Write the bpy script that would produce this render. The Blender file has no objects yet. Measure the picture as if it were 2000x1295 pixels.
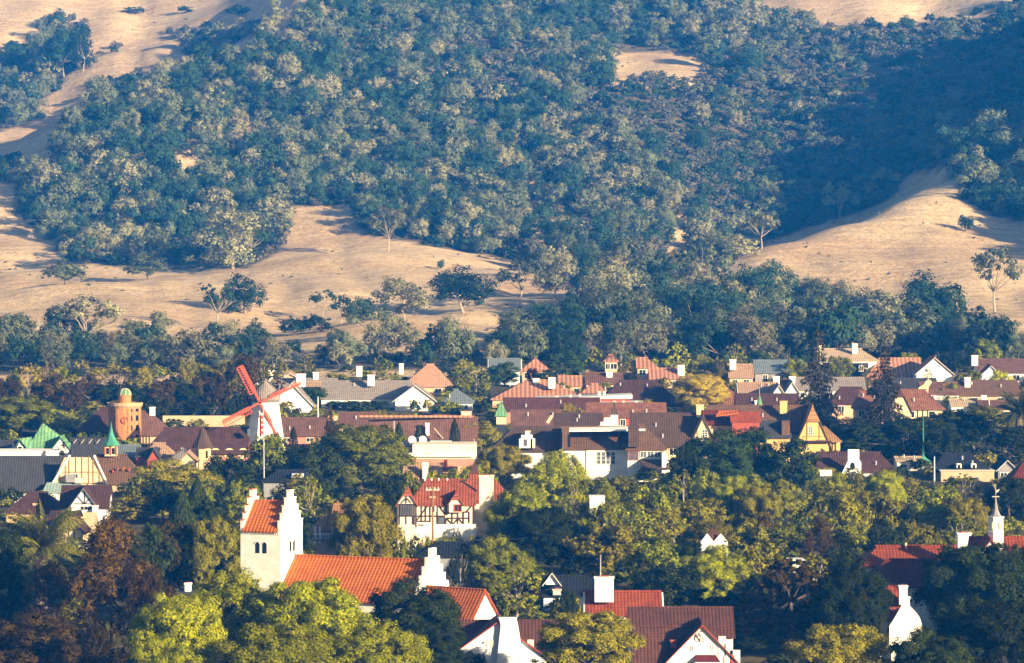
HAZE_C = (.012, .25, 1.0, 1); HAZE_D = .00018; EXPO = 1.45
import bpy, math, random
import numpy as np
from mathutils import Vector
from mathutils.bvhtree import BVHTree
R = math.radians
rnd = random.Random(7)
scene = bpy.context.scene
COL = scene.collection
# ------------------------------------------------------------------ camera
CAMZ, F = 52.0, 8000.0
TH = math.atan(197.5 / F)
cd = bpy.data.cameras.new('camera'); cam = bpy.data.objects.new('camera', cd); COL.objects.link(cam)
cam.location = (0, 0, CAMZ); cam.rotation_euler = (math.pi / 2 - TH, 0, 0)
cd.sensor_width = 36; cd.lens = 144; cd.clip_start = 1; cd.clip_end = 20000
scene.camera = cam
CT, ST = math.cos(TH), math.sin(TH)
def ray(px, py):
    xc = (px - 1000) / F; yc = (647.5 - py) / F
    return (xc, CT + yc * ST, yc * CT - ST)
def P(px, py, D):
    d = ray(px, py); return (d[0] / d[1] * D, D, CAMZ + d[2] / d[1] * D)
def proj(x, y, z):
    z -= CAMZ
    fwd = y * CT - z * ST; up = y * ST + z * CT
    return 1000 + F * x / fwd, 647.5 - F * up / fwd
# ------------------------------------------------------------------ terrain
def pz(D, py): return P(1000, py, D)[2]
COLS = {
 -4000: [(900,740),(1000,660),(1170,560),(1300,460),(1400,330),(1550,200),(1700,80),(1850,-60),(2000,-110)],
 -900: [(900,745),(970,690),(1040,645),(1170,560),(1210,575),(1320,500),(1430,380),(1520,270),(1600,150),(1700,0),(1850,-120),(2000,-150)],
 0: [(900,752),(970,695),(1040,655),(1100,612),(1170,562),(1205,583),(1260,545),(1320,500),(1370,450),(1430,350),(1500,330),(1600,300),(1700,232),(1760,150),(1830,60),(1900,-20),(2000,-90)],
 250: [(900,752),(970,690),(1040,650),(1100,600),(1170,547),(1205,562),(1260,535),(1330,490),(1370,430),(1420,320),(1460,230),(1500,168),(1560,200),(1620,185),(1690,140),(1760,88),(1830,35),(1900,-20),(2000,-90)],
 430: [(900,752),(970,700),(1040,655),(1100,605),(1172,545),(1205,552),(1260,515),(1330,480),(1370,425),(1430,300),(1480,210),(1535,115),(1585,125),(1640,110),(1710,75),(1780,35),(1850,-10),(1900,-50),(2000,-110)],
 560: [(900,752),(970,702),(1015,672),(1045,652),(1075,668),(1120,610),(1180,552),(1220,530),(1260,495),(1320,474),(1370,420),(1430,310),(1490,210),(1550,100),(1600,5),(1640,-15),(1700,-40),(1780,-60),(1850,-90),(2000,-140)],
 750: [(900,752),(960,690),(1010,640),(1035,618),(1068,640),(1120,600),(1180,550),(1250,500),(1300,478),(1370,410),(1430,310),(1500,210),(1580,95),(1660,-5),(1740,-80),(1850,-120),(2000,-150)],
 1000: [(900,752),(960,695),(1010,655),(1045,628),(1080,640),(1130,592),(1190,550),(1250,525),(1310,505),(1370,440),(1440,330),(1510,230),(1580,140),(1660,40),(1740,-30),(1850,-100),(2000,-150)],
 1250: [(900,752),(960,700),(1020,660),(1100,600),(1170,558),(1200,546),(1250,548),(1310,510),(1370,440),(1430,350),(1510,250),(1580,170),(1620,128),(1690,98),(1740,20),(1850,-90),(2000,-150)],
 1500: [(900,752),(960,705),(1020,665),(1100,610),(1170,550),(1225,482),(1280,505),(1340,520),(1400,480),(1460,400),(1540,280),(1620,160),(1690,70),(1750,22),(1800,-20),(1900,-90),(2000,-130)],
 1640: [(900,752),(960,705),(1020,665),(1100,605),(1170,545),(1240,455),(1270,432),(1320,470),(1380,470),(1460,380),(1540,270),(1620,160),(1690,70),(1750,22),(1800,-20),(1900,-90),(2000,-130)],
 1760: [(900,752),(960,705),(1020,665),(1100,600),(1170,540),(1240,460),(1300,385),(1330,368),(1370,410),(1420,400),(1480,320),(1560,220),(1640,120),(1700,50),(1780,-10),(1900,-80),(2000,-120)],
 1860: [(900,752),(960,705),(1020,660),(1090,600),(1160,540),(1230,470),(1290,400),(1350,310),(1385,290),(1430,310),(1500,270),(1580,180),(1650,100),(1720,20),(1800,-30),(1900,-80),(2000,-120)],
 2000: [(900,752),(960,705),(1020,650),(1080,600),(1150,550),(1220,490),(1280,430),(1340,330),(1400,240),(1460,210),(1520,220),(1580,180),(1650,90),(1720,10),(1800,-40),(1900,-90),(2000,-120)],
 2600: [(900,740),(1000,650),(1110,590),(1170,450),(1225,250),(1330,10),(1390,-100),(1500,-160),(1700,-200),(2000,-200)],  # unseen ridge off the right edge, raised to shade the valley and golden spur
 3200: [(900,740),(1000,650),(1110,560),(1160,400),(1215,120),(1290,-140),(1360,-220),(1500,-260),(1700,-300),(2000,-250)],  # same unseen ridge further right, height shaped for its shadow on the valley
 5200: [(900,740),(1000,650),(1150,560),(1250,350),(1320,50),(1400,-200),(1600,-230),(2000,-250)],
 9000: [(900,740),(1000,650),(1150,560),(1300,350),(1500,50),(2000,-150)],
}
UC = sorted(COLS)
D0, D1, DD = 900.0, 2000.0, 5.0
ND = int((D1 - D0) / DD) + 1
Ds = np.linspace(D0, D1, ND)
U0, U1, DU = -4000, 9000, 20
NU = (U1 - U0) // DU + 1
prof = []
for u in UC:
    c = COLS[u]
    prof.append(np.interp(Ds, [a for a, b in c], [pz(a, b) for a, b in c]))
prof = np.array(prof)
Us = np.linspace(U0, U1, NU)
HG = np.zeros((NU, ND))
for i, u in enumerate(Us):
    k = max(0, min(len(UC) - 2, int(np.searchsorted(UC, u)) - 1))
    t = (u - UC[k]) / (UC[k + 1] - UC[k]); t = min(1, max(0, t))
    t = t * t * (3 - 2 * t) * .6 + t * .4
    HG[i] = prof[k] * (1 - t) + prof[k + 1] * t
def smooth(a, ax, n):
    for _ in range(n):
        p = np.concatenate([np.take(a, [0], ax), a, np.take(a, [-1], ax)], ax)
        m = a.shape[ax]
        a = (np.take(p, range(0, m), ax) + 2 * np.take(p, range(1, m + 1), ax) + np.take(p, range(2, m + 2), ax)) / 4
    return a
edge = HG[:, 0].copy()
HG = smooth(HG, 1, 6); HG = smooth(HG, 0, 8)
def vnoise(x, y, seed=0):
    xi = np.floor(x); yi = np.floor(y); fx = x - xi; fy = y - yi
    fx = fx * fx * (3 - 2 * fx); fy = fy * fy * (3 - 2 * fy)
    def h(a, b):
        s = np.sin(a * 127.1 + b * 311.7 + seed * 74.7) * 43758.5453
        return s - np.floor(s)
    return (h(xi, yi) * (1 - fx) + h(xi + 1, yi) * fx) * (1 - fy) + (h(xi, yi + 1) * (1 - fx) + h(xi + 1, yi + 1) * fx) * fy
UU, DM = np.meshgrid(Us, Ds, indexing='ij')
XX = (UU - 1000) / F * DM
w = np.clip((DM - 930) / 150, 0, 1)
rug = np.clip((DM - 1330) / 120, 0, 1)
gul = np.abs(vnoise(XX / 22 + DM / 260, DM / 90, 8) - .5)
HG += w * (-np.clip(.16 - gul, 0, .16) * (5 + 9 * np.clip((DM - 1330) / 120, 0, 1)) + (vnoise(XX / 26, DM / 34, 1) - .5) * 3.4 + (vnoise(XX / 11, DM / 15, 2) - .5) * .8)
HG += rug * ((vnoise(XX / 70 + DM / 300, DM / 140, 3) - .5) * 13 + (vnoise(XX / 30, DM / 60, 4) - .5) * 5)
HG[:, 0] = edge[:]
HG = smooth(HG, 1, 1)
HG[:, 0] = pz(900, 752)
def town_z(y):
    if y >= 250: return .045 * (y - 500) if y > 500 else .012 * (y - 500)
    t = max(0., min(1., y / 250.)); t = t * t * (3 - 2 * t)
    return 49.5 * (1 - t) + (-3.0) * t
TZ900 = pz(900, 752)
def zt(x, y):
    if y < 900:
        z = town_z(y)
        if y > 700: z += (TZ900 - town_z(900)) * ((y - 700) / 200) ** 2
        return z
    u = 1000 + F * x / y
    a = min(max((u - U0) / DU, 0), NU - 1.001); b = min(max((y - D0) / DD, 0), ND - 1.001)
    i, j = int(a), int(b); fa, fb = a - i, b - j
    return float((HG[i, j] * (1 - fa) + HG[i + 1, j] * fa) * (1 - fb) + (HG[i, j + 1] * (1 - fa) + HG[i + 1, j + 1] * fa) * fb)
# ------------------------------------------------------------------ mesh helpers
def fast_mesh(name, V, Q, mats=(), smooth_=False, midx=None):
    V = np.asarray(V, dtype=np.float32); Q = np.asarray(Q, dtype=np.int32)
    me = bpy.data.meshes.new(name)
    me.vertices.add(len(V)); me.vertices.foreach_set('co', V.ravel())
    k = Q.shape[1]
    me.loops.add(len(Q) * k); me.loops.foreach_set('vertex_index', Q.ravel())
    me.polygons.add(len(Q)); me.polygons.foreach_set('loop_start', np.arange(0, len(Q) * k, k, dtype=np.int32))
    try: me.polygons.foreach_set('loop_total', np.full(len(Q), k, dtype=np.int32))
    except Exception: pass
    for m in mats: me.materials.append(m)
    if midx is not None: me.polygons.foreach_set('material_index', np.asarray(midx, dtype=np.int32))
    if smooth_: me.polygons.foreach_set('use_smooth', np.ones(len(Q), dtype=bool))
    me.update(calc_edges=True)
    return me
def link(name, data, parent=None, label=None, cat=None, group=None, kind=None):
    o = bpy.data.objects.new(name, data); COL.objects.link(o)
    if parent is not None: o.parent = parent
    if label: o['label'] = label
    if cat: o['category'] = cat
    if group: o['group'] = group
    if kind: o['kind'] = kind
    return o
class MB:
    def __init__(s): s.v = []; s.f = []
    def add(s, V, Fc):
        n = len(s.v); s.v += [tuple(p) for p in V]; s.f += [tuple(i + n for i in f) for f in Fc]; return s
    def box(s, x0, y0, z0, x1, y1, z1):
        if x0 > x1: x0, x1 = x1, x0
        if y0 > y1: y0, y1 = y1, y0
        if z0 > z1: z0, z1 = z1, z0
        return s.add([(x0,y0,z0),(x1,y0,z0),(x1,y1,z0),(x0,y1,z0),(x0,y0,z1),(x1,y0,z1),(x1,y1,z1),(x0,y1,z1)],
              [(0,3,2,1),(4,5,6,7),(0,1,5,4),(1,2,6,5),(2,3,7,6),(3,0,4,7)])
    def prism(s, poly, axis, c0, c1):
        """poly: 2D points; axis 'x': (y,z) extruded along x; 'y': (x,z) along y; 'z': (x,y) along z"""
        n = len(poly)
        def q(p, c): return (c, p[0], p[1]) if axis == 'x' else (p[0], c, p[1]) if axis == 'y' else (p[0], p[1], c)
        V = [q(p, c0) for p in poly] + [q(p, c1) for p in poly]
        return s.add(V, [tuple(range(n))[::-1], tuple(range(n, 2 * n))] + [(i, (i + 1) % n, n + (i + 1) % n, n + i) for i in range(n)])
    def bar(s, a, b, wx, wy=None):
        a = Vector(a); b = Vector(b); d = (b - a).normalized(); wy = wy or wx
        r = d.cross(Vector((0, 1, 0)))
        if r.length < .1: r = Vector((1, 0, 0))
        r.normalize(); u = r.cross(d).normalized()
        V = []
        for p in (a, b):
            for i, j in ((-1,-1),(1,-1),(1,1),(-1,1)): V.append(p + r * (i * wx / 2) + u * (j * wy / 2))
        return s.add(V, [(3,2,1,0),(4,5,6,7),(0,1,5,4),(1,2,6,5),(2,3,7,6),(3,0,4,7)])
    def tube(s, pts, rs, n=6):
        pts = [Vector(p) for p in pts]; V = []; Fc = []
        for i, p in enumerate(pts):
            d = (pts[min(i + 1, len(pts) - 1)] - pts[max(i - 1, 0)]).normalized()
            r = d.cross(Vector((0.31, .95, .07)));
            if r.length < .1: r = d.cross(Vector((1, 0, 0)))
            r.normalize(); u = r.cross(d)
            rr = rs[i] if isinstance(rs, (list, tuple)) else rs
            for k in range(n):
                a = 2 * math.pi * k / n; V.append(p + r * (math.cos(a) * rr) + u * (math.sin(a) * rr))
        for i in range(len(pts) - 1):
            for k in range(n):
                Fc.append((i*n+k, i*n+(k+1)%n, (i+1)*n+(k+1)%n, (i+1)*n+k))
        Fc.append(tuple(range(n))[::-1]); Fc.append(tuple(range((len(pts)-1)*n, len(pts)*n)))
        return s.add(V, Fc)
    def lathe(s, cx, cy, prof, n=16, rot=0., close=True):
        V = []; Fc = []
        for r, z in prof:
            for k in range(n):
                a = 2 * math.pi * k / n + rot; V.append((cx + math.cos(a) * max(r, .002), cy + math.sin(a) * max(r, .002), z))
        m = len(prof)
        for i in range(m - 1):
            for k in range(n): Fc.append((i*n+k, i*n+(k+1)%n, (i+1)*n+(k+1)%n, (i+1)*n+k))
        if close: Fc.append(tuple(range(n))[::-1]); Fc.append(tuple(range((m-1)*n, m*n)))
        return s.add(V, Fc)
    def sheet(s, polys, t=.16):
        for p in polys:
            n = len(p); V = [tuple(q) for q in p] + [(q[0], q[1], q[2] - t) for q in p]
            s.add(V, [tuple(range(n)), tuple(range(n, 2 * n))[::-1]] + [(i, n + i, n + (i + 1) % n, (i + 1) % n) for i in range(n)])
        return s
    def build(s, name, m, parent=None, smooth_=False, **kw):
        me = bpy.data.meshes.new(name); me.from_pydata(s.v, [], s.f)
        if m: me.materials.append(m)
        if smooth_:
            for p in me.polygons: p.use_smooth = True
        me.update()
        return link(name, me, parent, **kw)
# ------------------------------------------------------------------ materials
def nodes_of(name):
    m = bpy.data.materials.new(name); m.use_nodes = True
    nt = m.node_tree; b = nt.nodes['Principled BSDF']; return m, nt, b
def N(nt, t, **kw):
    n = nt.nodes.new(t)
    for k, v in kw.items():
        if k in n.inputs: n.inputs[k].default_value = v
        else: setattr(n, k, v)
    return n
def surf(name, c, c2=None, scale=1.2, rough=.85, bump=.0, stripe=None, stripe_axis='X', stripe_w=.45, spec=.2, course=None, fine=None):
    """wall / roof material: base colour mottled by noise towards c2, optional tile stripes with bump"""
    m, nt, b = nodes_of(name); L = nt.links
    tc = N(nt, 'ShaderNodeTexCoord'); ns = N(nt, 'ShaderNodeTexNoise', Scale=scale, Detail=5.0, Roughness=.65)
    L.new(tc.outputs['Object'], ns.inputs['Vector'])
    mix = N(nt, 'ShaderNodeMix', data_type='RGBA')
    c2 = c2 or tuple(x * .7 for x in c)
    mix.inputs['A'].default_value = (*c, 1); mix.inputs['B'].default_value = (*c2, 1)
    rp = N(nt, 'ShaderNodeMapRange'); rp.inputs['From Min'].default_value = .35; rp.inputs['From Max'].default_value = .7
    L.new(ns.outputs['Fac'], rp.inputs['Value']); L.new(rp.outputs['Result'], mix.inputs['Factor'])
    out = mix.outputs['Result']; height = None
    def wave(axis, width):
        wv = N(nt, 'ShaderNodeTexWave', Scale=0.314159 / width, Distortion=.25); wv.bands_direction = axis
        wv.inputs['Detail'].default_value = 1.0
        L.new(tc.outputs['Object'], wv.inputs['Vector']); return wv
    for ax, wd, am in ([(stripe_axis, stripe_w, stripe)] if stripe else []) + ([('Z', course[0], course[1])] if course else []):
        wv = wave(ax, wd)
        mx = N(nt, 'ShaderNodeMix', data_type='RGBA', blend_type='MULTIPLY'); mx.inputs['Factor'].default_value = 1.
        mr = N(nt, 'ShaderNodeMapRange'); mr.inputs['To Min'].default_value = 1 - am
        L.new(wv.outputs['Fac'], mr.inputs['Value']); L.new(out, mx.inputs['A']); L.new(mr.outputs['Result'], mx.inputs['B']); out = mx.outputs['Result']
        if height is None: height = wv.outputs['Fac']
    if fine:
        n2 = N(nt, 'ShaderNodeTexNoise', Scale=fine[0], Detail=2.0); L.new(tc.outputs['Object'], n2.inputs['Vector'])
        mr = N(nt, 'ShaderNodeMapRange'); mr.inputs['From Min'].default_value = .3; mr.inputs['From Max'].default_value = .7
        mr.inputs['To Min'].default_value = 1 - fine[1]; mr.inputs['To Max'].default_value = 1 + fine[1]
        mx = N(nt, 'ShaderNodeMix', data_type='RGBA', blend_type='MULTIPLY'); mx.inputs['Factor'].default_value = 1.
        L.new(n2.outputs['Fac'], mr.inputs['Value']); L.new(out, mx.inputs['A']); L.new(mr.outputs['Result'], mx.inputs['B']); out = mx.outputs['Result']
    L.new(out, b.inputs['Base Color'])
    b.inputs['Roughness'].default_value = rough; b.inputs['Specular IOR Level'].default_value = spec
    if bump:
        bp = N(nt, 'ShaderNodeBump', Strength=bump, Distance=.12)
        L.new(height if height is not None else ns.outputs['Fac'], bp.inputs['Height']); L.new(bp.outputs['Normal'], b.inputs['Normal'])
    return m
def roof(name, c, c2=None, axis='X', stripe=.3, w=.4, course=(.32, .2), **kw):
    return surf(name, c, c2, scale=.8, rough=.85, bump=.35, stripe=stripe, stripe_axis=axis, stripe_w=w, course=course, fine=(5., .22), **kw)
def foliage(name, c, c2, trans=.25, c3=None):
    m, nt, b = nodes_of(name); L = nt.links
    g = N(nt, 'ShaderNodeNewGeometry'); oi = N(nt, 'ShaderNodeObjectInfo'); tc = N(nt, 'ShaderNodeTexCoord')
    cr = N(nt, 'ShaderNodeValToRGB')
    e = cr.color_ramp.elements; e[0].color = (*c, 1); e[1].color = (*c2, 1)
    if c3: x = e.new(.93); x.color = (*c3, 1); e[1].position = .8 if e[1].position == 1 else e[1].position
    L.new(g.outputs['Random Per Island'], cr.inputs['Fac'])
    hs = N(nt, 'ShaderNodeHueSaturation')
    mr = N(nt, 'ShaderNodeMapRange'); mr.inputs['To Min'].default_value = .62; mr.inputs['To Max'].default_value = 1.35
    mh = N(nt, 'ShaderNodeMapRange'); mh.inputs['To Min'].default_value = .492; mh.inputs['To Max'].default_value = .510
    mul = N(nt, 'ShaderNodeMath', operation='MULTIPLY'); mul.inputs[1].default_value = 7.77
    fr = N(nt, 'ShaderNodeMath', operation='FRACT')
    L.new(oi.outputs['Random'], mr.inputs['Value']); L.new(oi.outputs['Random'], mul.inputs[0]); L.new(mul.outputs[0], fr.inputs[0]); L.new(fr.outputs[0], mh.inputs['Value'])
    L.new(mr.outputs['Result'], hs.inputs['Value']); L.new(mh.outputs['Result'], hs.inputs['Hue']); L.new(cr.outputs['Color'], hs.inputs['Color'])
    L.new(hs.outputs['Color'], b.inputs['Base Color']); b.inputs['Roughness'].default_value = .8; b.inputs['Specular IOR Level'].default_value = .02
    tr = N(nt, 'ShaderNodeBsdfTranslucent'); L.new(hs.outputs['Color'], tr.inputs['Color'])
    mx = N(nt, 'ShaderNodeMixShader'); mx.inputs['Fac'].default_value = trans
    out = nt.nodes['Material Output']; L.new(b.outputs[0], mx.inputs[1]); L.new(tr.outputs[0], mx.inputs[2]); L.new(mx.outputs[0], out.inputs['Surface'])
    return m
M = {}
M['white'] = surf('white_render', (.85,.83,.78), (.68,.64,.56), scale=.7, bump=.05, fine=(3,.05))
M['cool'] = surf('pale_render', (.72,.74,.78), (.6,.62,.66), scale=.6, fine=(3,.05))
M['cream'] = surf('cream_render', (.66,.54,.33), (.52,.41,.25), scale=.8, fine=(3,.08))
M['ivory'] = surf('ivory_render', (.76,.68,.52), (.62,.53,.38), scale=.8, fine=(3,.06))
M['ochre'] = surf('ochre_render', (.55,.40,.16), (.45,.31,.12), scale=.8, fine=(3,.08))
M['pink'] = surf('pink_render', (.55,.22,.17), (.45,.17,.13), scale=.8)
M['peachw'] = surf('peach_render', (.62,.40,.25), (.5,.32,.2), scale=.8)
M['tanw'] = surf('sand_render', (.46,.36,.24), (.36,.28,.19), scale=.6, fine=(3,.1))
M['greyw'] = surf('grey_render', (.25,.25,.27), (.17,.17,.19), scale=.8)
M['darkw'] = surf('dark_boards', (.045,.03,.028), (.03,.02,.018), scale=1)
M['timber'] = surf('dark_timber', (.05,.028,.02), (.03,.018,.012), scale=2)
M['wood'] = surf('weathered_wood', (.24,.14,.07), (.14,.08,.04), scale=2)
M['brick'] = surf('orange_brick', (.50,.22,.085), (.38,.14,.055), scale=1.1, course=(.24,.22), fine=(6,.2), bump=.2)
M['brickd'] = surf('red_brick', (.38,.09,.05), (.28,.06,.04), scale=1.1, course=(.24,.25), fine=(6,.2))
M['stone'] = surf('pale_stone', (.5,.44,.36), (.38,.33,.27), scale=1.5, fine=(4,.15))
M['copper'] = surf('green_copper', (.09,.27,.16), (.17,.30,.13), scale=.5, stripe=.4, stripe_w=.6, bump=.3, fine=(2,.2))
M['copperd'] = surf('green_copper_spire', (.06,.26,.18), (.04,.16,.12), scale=.8, fine=(3,.15))
M['zinc'] = surf('pale_metal_roof', (.30,.40,.38), (.22,.30,.30), scale=.8, stripe=.3, stripe_w=.5, bump=.2)
M['metal'] = surf('grey_metal', (.42,.44,.46), (.3,.32,.34), rough=.5, scale=2)
M['whitep'] = surf('white_paint', (.82,.80,.76), (.7,.68,.64), rough=.6, scale=2)
M['sandst'] = surf('sandstone', (.46,.31,.18), (.36,.24,.14), scale=1.5)
M['redp'] = surf('red_paint', (.56,.095,.04), (.42,.07,.035), rough=.6, scale=1.2)
M['flat'] = surf('roof_membrane', (.62,.62,.60), (.45,.45,.45), scale=.3, fine=(2,.1))
M['glass'] = surf('dark_glass', (.02,.024,.03), (.012,.014,.02), rough=.15, spec=.6)
M['skyglass'] = surf('grey_glass', (.10,.12,.15), (.07,.08,.1), rough=.2, spec=.6)
M['black'] = surf('dark_opening', (.008,.008,.009), rough=.9)
M['awning'] = surf('maroon_awning', (.10,.012,.012), rough=.8)
RC = {'orange': ((.70,.19,.028),(.50,.12,.022)), 'red': ((.36,.10,.045),(.22,.055,.028)), 'scarlet': ((.30,.065,.022),(.18,.036,.015)), 'crimson': ((.14,.028,.015),(.08,.016,.010)),
      'maroon': ((.115,.045,.032),(.065,.028,.022)), 'mauve': ((.18,.09,.065),(.10,.05,.04)), 'plum': ((.088,.040,.032),(.046,.022,.020)),
      'brown': ((.155,.085,.05),(.10,.055,.034)), 'umber': ((.095,.058,.040),(.06,.038,.03)), 'russet': ((.27,.12,.07),(.14,.055,.04)), 'grey': ((.30,.26,.24),(.22,.19,.18)), 'slate': ((.055,.058,.066),(.036,.038,.046)),
      'navy': ((.016,.021,.034),(.01,.014,.022)), 'tan': ((.42,.27,.18),(.32,.2,.13)), 'pinkt': ((.55,.27,.17),(.42,.19,.12)), 'peach': ((.50,.29,.19),(.4,.22,.15)), 'sand': ((.5,.38,.26),(.4,.3,.2)), 'gold': ((.40,.22,.09),(.26,.13,.06)), 'blueg': ((.17,.21,.24),(.12,.15,.17))}
for k, (a, b_) in RC.items():
    big = k in ('orange', 'red', 'pinkt')
    for ax in 'XY':
        M['r_' + k + ax] = roof(k + '_roof_' + ('across' if ax == 'X' else 'along'), a, b_, axis=ax, stripe=.5 if big else .28, w={'orange': .5, 'pinkt': .9}.get(k, .42))
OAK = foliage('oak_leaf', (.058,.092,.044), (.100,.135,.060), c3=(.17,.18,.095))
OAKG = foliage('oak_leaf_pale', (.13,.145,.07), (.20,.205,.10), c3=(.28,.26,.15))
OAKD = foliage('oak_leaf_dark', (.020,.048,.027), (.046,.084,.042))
LIME = foliage('lime_leaf', (.11,.15,.003), (.42,.40,.008), .28)
GOLD = foliage('golden_leaf', (.22,.17,.014), (.52,.38,.05), .28)
GREEN = foliage('green_leaf', (.050,.078,.003), (.275,.27,.012), .22)
OLIVE = foliage('olive_leaf', (.058,.064,.003), (.30,.26,.015), .22)
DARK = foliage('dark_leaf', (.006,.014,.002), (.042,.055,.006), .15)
TEAL = foliage('bluegreen_leaf', (.010,.024,.005), (.060,.092,.014), .15)
RUST = foliage('rust_leaf', (.026,.016,.002), (.135,.078,.010), .2)
UMBR = foliage('brown_leaf', (.018,.013,.003), (.095,.062,.010), .18)
PLUM = foliage('plum_leaf', (.02,.007,.012), (.05,.016,.022), .2)
CONIF = foliage('conifer_needle', (.018,.020,.007), (.075,.066,.022), .15)
PALM = foliage('palm_leaf', (.07,.085,.01), (.20,.19,.03), .2)
PALMD = foliage('palm_leaf_dark', (.03,.05,.015), (.10,.10,.025), .2)
BRUSH = foliage('brush_leaf', (.045,.080,.048), (.115,.135,.08), c3=(.19,.155,.11))
BARK = surf('bark', (.13,.10,.075), (.07,.052,.04), scale=1.5, fine=(4,.3))
BARKP = surf('pale_bark', (.36,.30,.23), (.2,.16,.12), scale=1.5, fine=(4,.3))
def grass_mat(name, ca, cb, cc, litter=False):
    m, nt, b = nodes_of(name); L = nt.links
    tc = N(nt, 'ShaderNodeTexCoord')
    n1 = N(nt, 'ShaderNodeTexNoise', Scale=.02, Detail=5.0, Roughness=.6); n2 = N(nt, 'ShaderNodeTexNoise', Scale=.22, Detail=6.0, Roughness=.75)
    n3 = N(nt, 'ShaderNodeTexNoise', Scale=.9, Detail=4.0, Roughness=.8)
    for n in (n1, n2, n3): L.new(tc.outputs['Object'], n.inputs['Vector'])
    def mr(src, a, b_, c=0, d=1):
        r = N(nt, 'ShaderNodeMapRange'); r.inputs['From Min'].default_value = a; r.inputs['From Max'].default_value = b_
        r.inputs['To Min'].default_value = c; r.inputs['To Max'].default_value = d; L.new(src, r.inputs['Value']); return r.outputs['Result']
    m1 = N(nt, 'ShaderNodeMix', data_type='RGBA'); m1.inputs['A'].default_value = (*ca, 1); m1.inputs['B'].default_value = (*cb, 1)
    L.new(mr(n1.outputs['Fac'], .42, .62), m1.inputs['Factor'])
    m2 = N(nt, 'ShaderNodeMix', data_type='RGBA'); m2.inputs['B'].default_value = (*cc, 1)
    L.new(m1.outputs['Result'], m2.inputs['A']); L.new(mr(n2.outputs['Fac'], .48, .72, 0, .85), m2.inputs['Factor'])
    m3 = N(nt, 'ShaderNodeMix', data_type='RGBA', blend_type='MULTIPLY'); m3.inputs['Factor'].default_value = 1
    L.new(m2.outputs['Result'], m3.inputs['A']); L.new(mr(n3.outputs['Fac'], .3, .7, .62, 1.25), m3.inputs['B'])
    mp = N(nt, 'ShaderNodeMapping'); mp.inputs['Scale'].default_value = (.035, .30, .30); mp.inputs['Rotation'].default_value = (0, 0, .25); L.new(tc.outputs['Object'], mp.inputs['Vector'])
    n4 = N(nt, 'ShaderNodeTexNoise', Scale=1.0, Detail=6.0, Roughness=.7); L.new(mp.outputs['Vector'], n4.inputs['Vector'])
    m6 = N(nt, 'ShaderNodeMix', data_type='RGBA', blend_type='MULTIPLY'); m6.inputs['Factor'].default_value = 1
    L.new(m3.outputs['Result'], m6.inputs['A']); L.new(mr(n4.outputs['Fac'], .35, .65, .80, 1.12), m6.inputs['B'])
    col = m6.outputs['Result']
    if litter:
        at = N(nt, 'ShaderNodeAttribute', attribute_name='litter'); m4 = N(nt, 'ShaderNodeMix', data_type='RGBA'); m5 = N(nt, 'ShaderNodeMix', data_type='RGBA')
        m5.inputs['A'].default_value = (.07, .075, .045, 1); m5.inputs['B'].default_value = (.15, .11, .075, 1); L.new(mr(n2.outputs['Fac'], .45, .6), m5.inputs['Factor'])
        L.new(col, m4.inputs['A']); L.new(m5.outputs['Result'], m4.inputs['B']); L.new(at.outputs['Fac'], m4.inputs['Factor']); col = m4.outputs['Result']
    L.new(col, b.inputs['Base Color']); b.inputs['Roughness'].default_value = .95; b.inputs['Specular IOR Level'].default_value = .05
    bp = N(nt, 'ShaderNodeBump', Strength=.8, Distance=1.2); L.new(n2.outputs['Fac'], bp.inputs['Height']); L.new(bp.outputs['Normal'], b.inputs['Normal'])
    return m
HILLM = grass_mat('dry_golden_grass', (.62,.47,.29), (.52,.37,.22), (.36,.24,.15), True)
TOWNM = grass_mat('town_ground', (.10,.09,.04), (.07,.07,.03), (.16,.12,.07))
# ------------------------------------------------------------------ terrain meshes
def terrain():
    cols = list(range(-4000, -400, 200)) + list(range(-400, 2400, 20)) + list(range(2400, 4000, 60)) + list(range(4000, 9001, 250))
    V = [];
    for u in cols:
        for D in Ds:
            x = (u - 1000) / F * D; V.append((x, D, zt(x, D)))
    n = len(Ds); Q = []
    for i in range(len(cols) - 1):
        a = np.arange(n - 1) + i * n; Q.append(np.stack([a, a + n, a + n + 1, a + 1], 1))
    Q = np.concatenate(Q)
    me = fast_mesh('hills', V, Q, [HILLM], True); o = link('hills', me, kind='structure')
    bv = BVHTree.FromPolygons([Vector(v) for v in V], Q.tolist())
    ys = [-300, -200, -100, -40, -10, 0, 10, 20, 40, 60, 80, 100, 120, 140, 160, 180, 200, 220, 240, 250] + list(range(275, 701, 25)) + list(range(710, 901, 10))
    def gx(u, y): return (u - 1000) / F * max(y, 900 if y < 700 else 900)
    V2 = []; cols2 = list(range(-4000, 9001, 250))
    for u in cols2:
        for y in ys: V2.append((gx(u, y), y, zt(0, y) if y >= 0 else 49.5))
    n = len(ys); Q = []
    for i in range(len(cols2) - 1):
        a = np.arange(n - 1) + i * n; Q.append(np.stack([a, a + n, a + n + 1, a + 1], 1))
    link('ground', fast_mesh('ground', V2, np.concatenate(Q), [TOWNM], True), kind='structure')
    return bv
BV = terrain()
def hit(px, py):
    d = Vector(ray(px, py)).normalized()
    loc, nrm, idx, dist = BV.ray_cast(Vector((0, 0, CAMZ)), d)
    return loc
def townD(py):
    lo, hi = 300., 900.
    for _ in range(40):
        m = (lo + hi) / 2
        if P(1000, py, m)[2] > zt(0, m): lo = m
        else: hi = m
    return lo
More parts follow.
